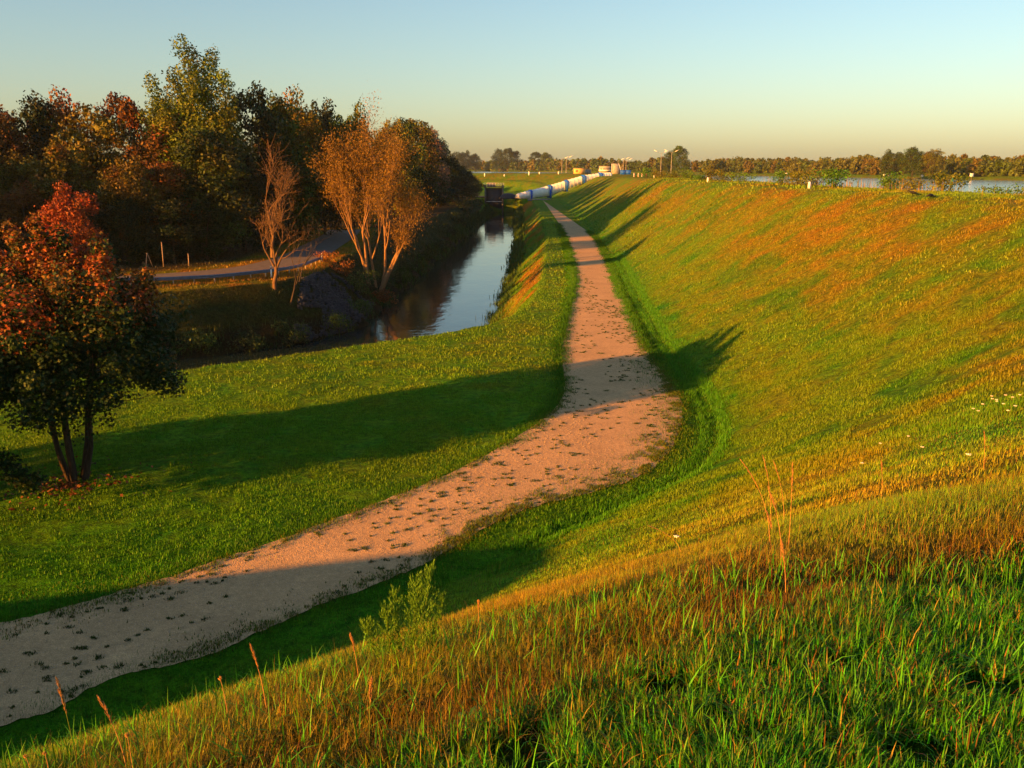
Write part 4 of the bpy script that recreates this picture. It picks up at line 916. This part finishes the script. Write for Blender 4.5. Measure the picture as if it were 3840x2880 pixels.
def stone(x, y, h, lab, w_=.22):
    t = empty('kilometre_stone', (x, y, hz1(x, y)-.05), .2, lab, 'marker stone', 'white stones along the crest')
    MB().box((0,0,h/2), (w_,w_*.7,h), taper=.93).obj('block', M['white'], t); MB().box((0,0,h+.03), (w_*.9,w_*.62,.06), taper=.5).obj('cap', M['white'], t)
stone(25.9, 78.5, .62, 'white stone on the crest in front of the bushes, nearest of its kind'); stone(26.9, 124, .62, 'smaller looking white stone further along the crest'); stone(36.0, 229, 1.0, 'white post beside the striped boards', .3)
for x, y, h, lab in ((-12.9,427,1.5,'white post at the left end of the far embankment'),(7.9,421,1.7,'tallest white post on the far embankment'),(12.8,421,1.0,'white post right of the tallest on the far embankment'),(21.2,412,1.2,'white post at the right end of the far embankment'),(-3.6,425,.8,'short white post in the middle of the far embankment')): stone(x, y, h, lab, .5)
# lamps
def lamp(x, y, h, arms, lab, z=None):
    t = empty('street_lamp', (x, y, 6.2 if z is None else z), 0, lab, 'street lamp', 'tall lamps at the lock')
    MB().tube([(0,0,0),(0,0,h*.6),(0,0,h)], [.16,.12,.08], 8).obj('pole', M['conc'], t)
    for a in arms:
        MB().bar((0,0,h-.1), (a*1.5,0,h+.45), .05).obj('arm', M['conc'], t)
        MB().box((a*2.4,0,h+.85), (2.1,.35,.16), ry=-.42*(1 if a > 0 else -1)).obj('lamp_head', M['white'], t)
lamp(24.8,450,8.0,(1,),'lamp on the left of the pair behind the yellow hut'); lamp(26.9,450,8.4,(1,),'lamp on the right of the pair behind the yellow hut')
lamp(51.5,440,7.2,(1,),'leftmost of the three short lamps right of the leaning screen'); lamp(54.0,440,7.6,(1,),'middle lamp of the three right of the leaning screen'); lamp(56.6,450,7.2,(1,),'right lamp of the three near the leaning screen')
lamp(69,420,11.0,(-1,1),'left one of the two tall double-armed lamps',5.6); lamp(73.8,420,11.2,(-1,1),'right one of the two tall double-armed lamps',5.6)
ql = empty('lock_mole', (62, 424, 3.5), 0, 'low grassed mole with the tall lamps standing on it', 'mole')
m = MB(); m.box((0,0,.9), (60,10,2.4), taper=.97); m.obj('wall', M['conc'], ql)
# buoys, shore marks, boat
def buoy(x, y, lab, s=1.0):
    t = empty('buoy', (x, y, LAKE_Z), .3, lab, 'buoy', 'teal buoys on the lake', s)
    m = MB(); m.loft([[Vector((rr*math.cos(a), rr*math.sin(a), z)) for a in np.linspace(0, 2*PI, 12, endpoint=False)] for rr, z in ((.9,-.3),(1.2,0),(1.15,.35),(.5,.55))]); m.obj('float', M['teal'], t)
    m = MB(); m.loft([[Vector((rr*math.cos(a), rr*math.sin(a), z)) for a in np.linspace(0, 2*PI, 12, endpoint=False)] for rr, z in ((.55,.5),(.4,1.6),(.08,2.4))]); m.obj('cone', M['teal'], t)
buoy(135.5, 380, 'teal buoy further left on the lake, smaller of the two', .95); buoy(148, 303.5, 'teal buoy nearer the right edge of the view, larger of the two', .95)
bt = empty('boat', (199, 655, LAKE_Z), 1.2, 'small white boat moored at the far shore', 'boat')
m = MB(); m.loft([[Vector((x_, s_*w_/2, z_)) for s_, z_ in ((-1, .9), (-.7, -.1), (.7, -.1), (1, .9))] for x_, w_ in ((-4, 1.6), (-2, 2.6), (1.5, 2.6), (3.4, 1.4), (4.6, .2))]); m.obj('hull', M['white'], bt)
MB().box((-.6,0,1.4), (3.4,1.9,1.1), taper=.85).obj('cabin', M['white'], bt); MB().box((-.6,0,1.5), (3.0,1.98,.35)).obj('window', M['glass'], bt); MB().bar((.6,0,1.8), (.6,0,5.2), .07).obj('mast', M['white'], bt)
for i, (x, y, s) in enumerate([(206,755,1.6),(212,640,1.5),(199.5,470,1.4),(201.5,470,1.4),(207,443,1.3),(216,413,1.9),(176,560,1.3)]):
    t = empty('shore_sign', (x-6, y, 4.9), 0, ['white sign left of the moored boat across the lake','white sign right of the moored boat across the lake','left one of the two white signs close together on the far shore','right one of the two white signs close together on the far shore','small white sign right of the pair on the far shore','largest white sign near the right end of the far shore','small white sign on the far shore above the smaller buoy'][i], 'sign', 'white signs on the far shore')
    MB().bar((0,0,-.3), (0,0,s*.7), .08).obj('post', M['wood'], t); MB().box((0,-.1,s), (s*.9,.1,s*.8)).obj('board', M['white'], t)
# crows
def crow(x, y, yaw, lab, stoop):
    t = empty('crow', (x, y, hz1(x, y)+.03), yaw, lab, 'bird', 'crows on the crest', 1.25)
    rings = []
    for (px, pz, ry_, rz_) in ((-.34,.13,.012,.008),(-.24,.15,.035,.02),(-.14,.17,.055,.05),(-.02,.19,.07,.075),(.08,.21-stoop*.03,.062,.07),(.15,.24-stoop*.09,.042,.045),(.19,.275-stoop*.14,.038,.038),(.235,.29-stoop*.16,.034,.034),(.265,.287-stoop*.17,.016,.016),(.31,.275-stoop*.19,.004,.004)):
        rings.append([Vector((px, ry_*math.cos(a), pz+rz_*math.sin(a))) for a in np.linspace(0, 2*PI, 10, endpoint=False)])
    m = MB().loft(rings)
    for s in (-1, 1):
        m.tube([(0, s*.035, .15), (.01, s*.035, .07), (-.005, s*.035, 0)], [.02,.008,.007], 5); m.bar((-.02, s*.035, .005), (.05, s*.04, 0), .006)
        m.loft([[Vector((.06, s*.06, .23)), Vector((.06, s*.075, .19)), Vector((.04, s*.06, .16))], [Vector((-.1, s*.065, .21)), Vector((-.1, s*.08, .17)), Vector((-.1, s*.06, .14))], [Vector((-.27, s*.02, .155)), Vector((-.27, s*.03, .14)), Vector((-.27, s*.02, .13))]])
    m.obj('body', M['feather'], t, True)
crow(26.2, 58.8, 2.9, 'black crow standing upright on the crest, left of the two', 0); crow(25.9, 55.6, .2, 'black crow pecking with lowered head, right of the two', 1)

# ------------------------------------------------------------------ foreground plants
# feathery young shrub below the crest edge
fs = empty('feathery_shrub', (-.66, 4.85, hz1(-.66, 4.85)-.02), 0, 'feathery green young shrub standing up against the gravel path', 'shrub', scale=(.9, .9, 1.12))
r = np.random.default_rng(181); mb = MB(); P = []; D = []
for sx, sy, h, lx in ((-.10,0,.36,-.02),(.02,.03,.50,.10),(.10,-.02,.62,.09),(-.03,.05,.44,-.03),(.14,.03,.42,.12),(-.17,.02,.26,-.10),(.05,0,.55,.05)):
    pts = [(sx+lx*t+.01*math.sin(9*t), sy+.02*t, h*t) for t in np.linspace(0, 1, 9)]; mb.tube(pts, [.0042*(1-.8*k/8) for k in range(9)], 5)
    for q in range(90):
        t = .18+.82*q/90; a = r.uniform(0, 2*PI); p = np.array((sx+lx*t, sy+.02*t, h*t)); Lb = .085*math.sin(PI*(t*.75+.16))+.012
        for w_ in range(11):
            f = (w_+r.random())/11; pp = p+np.array((math.cos(a)*Lb*f*.75, math.sin(a)*Lb*f*.75, Lb*f*.95)); P.append(pp+r.normal(0, .003, 3)); D.append((math.cos(a)*.4+r.normal(0,.25), math.sin(a)*.4+r.normal(0,.25), 1.0))
mb.obj('stem', M['stem'], fs)
P = np.array(P); D = np.array(D); D /= np.linalg.norm(D, axis=1)[:, None]; n = len(P)
side = np.cross(D, r.normal(0, 1, (n, 3))); side /= np.linalg.norm(side, axis=1)[:, None]; Ln = r.uniform(.014, .028, (n, 1))
V = np.stack([P-side*.0026, P+side*.0026, P+D*Ln], 1).reshape(-1, 3)
lf = link('foliage', mesh_np('foliage', V, np.arange(n*3).reshape(-1, 3), M['leaf'], np.repeat(np.array((.085, .20, .012))*r.uniform(.6, 1.4, (n, 1)), 3, axis=0)), fs)
# grass stalks with seed heads
def seed_stalk(x, y, h, lean, az, lab, kind='plume', cat='grass stalk'):
    r = np.random.default_rng(int(x*1000+y*100) % 99999); z = hz1(x, y)
    t = empty('grass_stalk', (x, y, z-.02), 0, lab, cat, 'single seed stalks in the foreground')
    f = lambda u: Vector((math.cos(az)*lean*u*u*h, math.sin(az)*lean*u*u*h, h*u*(1-.25*lean*u)))
    us = np.linspace(0, 1, 12); MB().tube([f(u) for u in us], [.0028*(1-.6*u) for u in us], 5).obj('stem', M['straw' if kind != 'green' else 'stem'], t)
    m = MB()
    if kind in ('plume', 'green'):
        for q in range(46):
            u = .66+.34*q/46; p = f(u); a = r.uniform(0, 2*PI); L = .032*math.sin(PI*(.12+.86*q/46)); d = (f(min(u+.03, 1.0))-f(u-.03)).normalized()
            e = p+d*L+Vector((math.cos(a), math.sin(a), 0))*L*.28; m.bar(p, e, .0022, .0008, 3); m.bar(e, e+d*.008, .0026, .0005, 3)
        m.obj('seed_head', M['straw'], t)
    else:
        p = f(1)
        for q in range(40):
            v = Vector(r.normal(0, 1, 3)).normalized(); m.bar(p, p+v*.012+Vector((0,0,.004)), .0018, .0006, 3)
        m.obj('seed_head', M['red' if kind == 'burr' else 'straw'] if False else M['straw'], t)
SS = [(-2.16,3.79,.62,.08,3.0,'green'),(-1.85,3.66,.48,.22,3.0,'plume'),(-1.67,3.36,.32,.05,2.6,'burr'),(-2.40,3.81,.22,.12,3.0,'burr'),(-2.27,3.74,.24,.06,3.0,'burr'),(-1.37,4.33,.48,.14,3.0,'plume'),(-.26,6.2,.22,.05,1.5,'plume'),(1.75,8.4,.42,.85,3.0,'plume'),
      (2.21,7.0,.88,.34,3.1,'plume'),(1.92,5.79,.64,.2,3.0,'plume'),(2.29,6.75,.76,.04,2.0,'plume'),(1.81,5.53,.52,.2,3.0,'green'),(2.62,8.3,.85,.15,3.0,'plume'),(2.95,8.9,.8,.2,2.8,'plume'),(-.65,3.5,.40,.06,.4,'green'),(1.62,4.75,.46,.12,3.0,'plume'),(-1.5,4.1,.34,.1,2.8,'burr'),(-.9,4.6,.36,.15,2.5,'plume'),(4.2,9.4,.5,.1,2.2,'plume'),(5.6,9.9,.5,.1,2.2,'plume')]
LS = ['tallest green stalk with a pale head standing against the path at lower left','orange plumed stalk second from the left in front of the path','upright reddish stalk with a round head at lower left','short stalk with a round head in the bottom left corner','short round-headed stalk second from the bottom left corner','lone orange plumed stalk in front of the shaded verge at lower left',
      'small rusty spike right of the feathery shrub','bent straw-coloured stalk arching left over the shaded gutter','tall orange plume at the left of the stalk group on the slope','pale bent plume in the middle of the stalk group on the slope','upright reddish plume at the right of the stalk group','thin green stalk low in the stalk group on the slope','fine plume behind the stalk group, nearer the path','faint plume behind the stalk group, further right','thin green stalk left of the bottom middle','plumed stalk at the foot of the stalk group on the slope','round-headed stalk between the lone plume and the shrub','small plume below the feathery shrub','faint plume on the bright slope right of the stalk group','rightmost faint plume on the bright slope']
for (x, y, h, l, a, k), lab in zip(SS, LS): seed_stalk(x, y, h, l, a, lab, k)
# white umbels on the slope
um = MB(); r = np.random.default_rng(190)
for q in range(14):
    a = 2*PI*q/14; rr = .025*(.4+.6*(q % 2)); um.box((rr*math.cos(a), rr*math.sin(a), .30+.004*(q % 3)), (.014,.014,.006))
umh = um.mesh('flower_head', M['petal']); ums = MB().tube([(0,0,-.02),(.01,0,.15),(0,0,.30)], [.003,.0025,.002], 4).mesh('stem', M['stem'])
FL = [(11.14,19.55),(10.38,17.5),(10.78,19.44),(11.5,19.83),(11.14,18.93),(10.26,18.65),(11.52,20.43),(10.56,18.24),(11.3,18.94),(10.44,19.19),(10.08,17.22),(10.9,19.1),(11.3,20.0),(8.31,18.94),(8.66,18.38),(7.5,15.33),(5.7,10.45),(6.58,15.69),(1.87,9.29)]
for x, y in FL:
    up_ = (x > 9.5)
    t = empty('wildflower', (x, y, hz1(x, y)-.1), random.uniform(0, 6), 'small white umbel flower in the cluster near the right photo edge' if up_ else 'small white flower scattered singly on the near slope', 'flower', 'white umbels at the right edge' if up_ else 'scattered white flowers')
    link('flower_head', umh, t); link('stem', ums, t)
# broad-leaved rosettes in the near turf
ros = []
for k in range(3):
    r = np.random.default_rng(195+k); m = MB()
    for q in range(9):
        a = 2*PI*q/9+r.uniform(-.3, .3); L = r.uniform(.05, .09); c_, s_ = math.cos(a), math.sin(a)
        rg = []
        for u, w_ in ((0,.004),(.3,.011),(.65,.015),(.9,.008),(1,.001)): rg.append([Vector((c_*L*u-s_*w_*e, s_*L*u+c_*w_*e, .01+L*.75*u*(1-.45*u)+.0008*g_)) for e, g_ in ((-1,0),(1,0),(1,1),(-1,1))])
        m.loft(rg)
    ros.append(m)
M['rosette'] = mat_simple('rosette_leaf', (.05, .19, .010), .6, 0, .4, 20)
rosm = [m.mesh('leaves', M['rosette']) for m in ros]
rr_ = Acc()
r = np.random.default_rng(199); pos = []
x, y, _ = scatter(1.8, 4.6, 12, 200, .55)
allV = []; allF = []; nb = 0
Vs = [np.array(m.V) for m in ros]; Qs = [np.array(m.Q) for m in ros]
for i in range(len(x)):
    k = i % 3; a = r.uniform(0, 6.28); s = r.uniform(.6, 1.2); R2 = np.array([[math.cos(a), -math.sin(a), 0], [math.sin(a), math.cos(a), 0], [0, 0, 1]])
    allV.append((Vs[k]*s) @ R2.T+np.array((x[i], y[i], hz1(x[i], y[i])+.02))); allF.append(Qs[k]+nb); nb += len(Vs[k])
tag(link('ground_cover', mesh_np('ground_cover', np.concatenate(allV), np.concatenate(allF), M['rosette'])), kind='stuff')

hm, hnt = new_mat('haze'); pv = N(hnt, 'ShaderNodeVolumePrincipled'); pv.inputs['Color'].default_value = (.70, .88, 1, 1); pv.inputs['Density'].default_value = .00006; pv.inputs['Anisotropy'].default_value = 0
ho = N(hnt, 'ShaderNodeOutputMaterial'); hnt.links.new(pv.outputs[0], ho.inputs['Volume'])
hb = MB().box((50, 1299, 13), (3340, 3440, 44)).obj('haze', hm); tag(hb, kind='stuff')
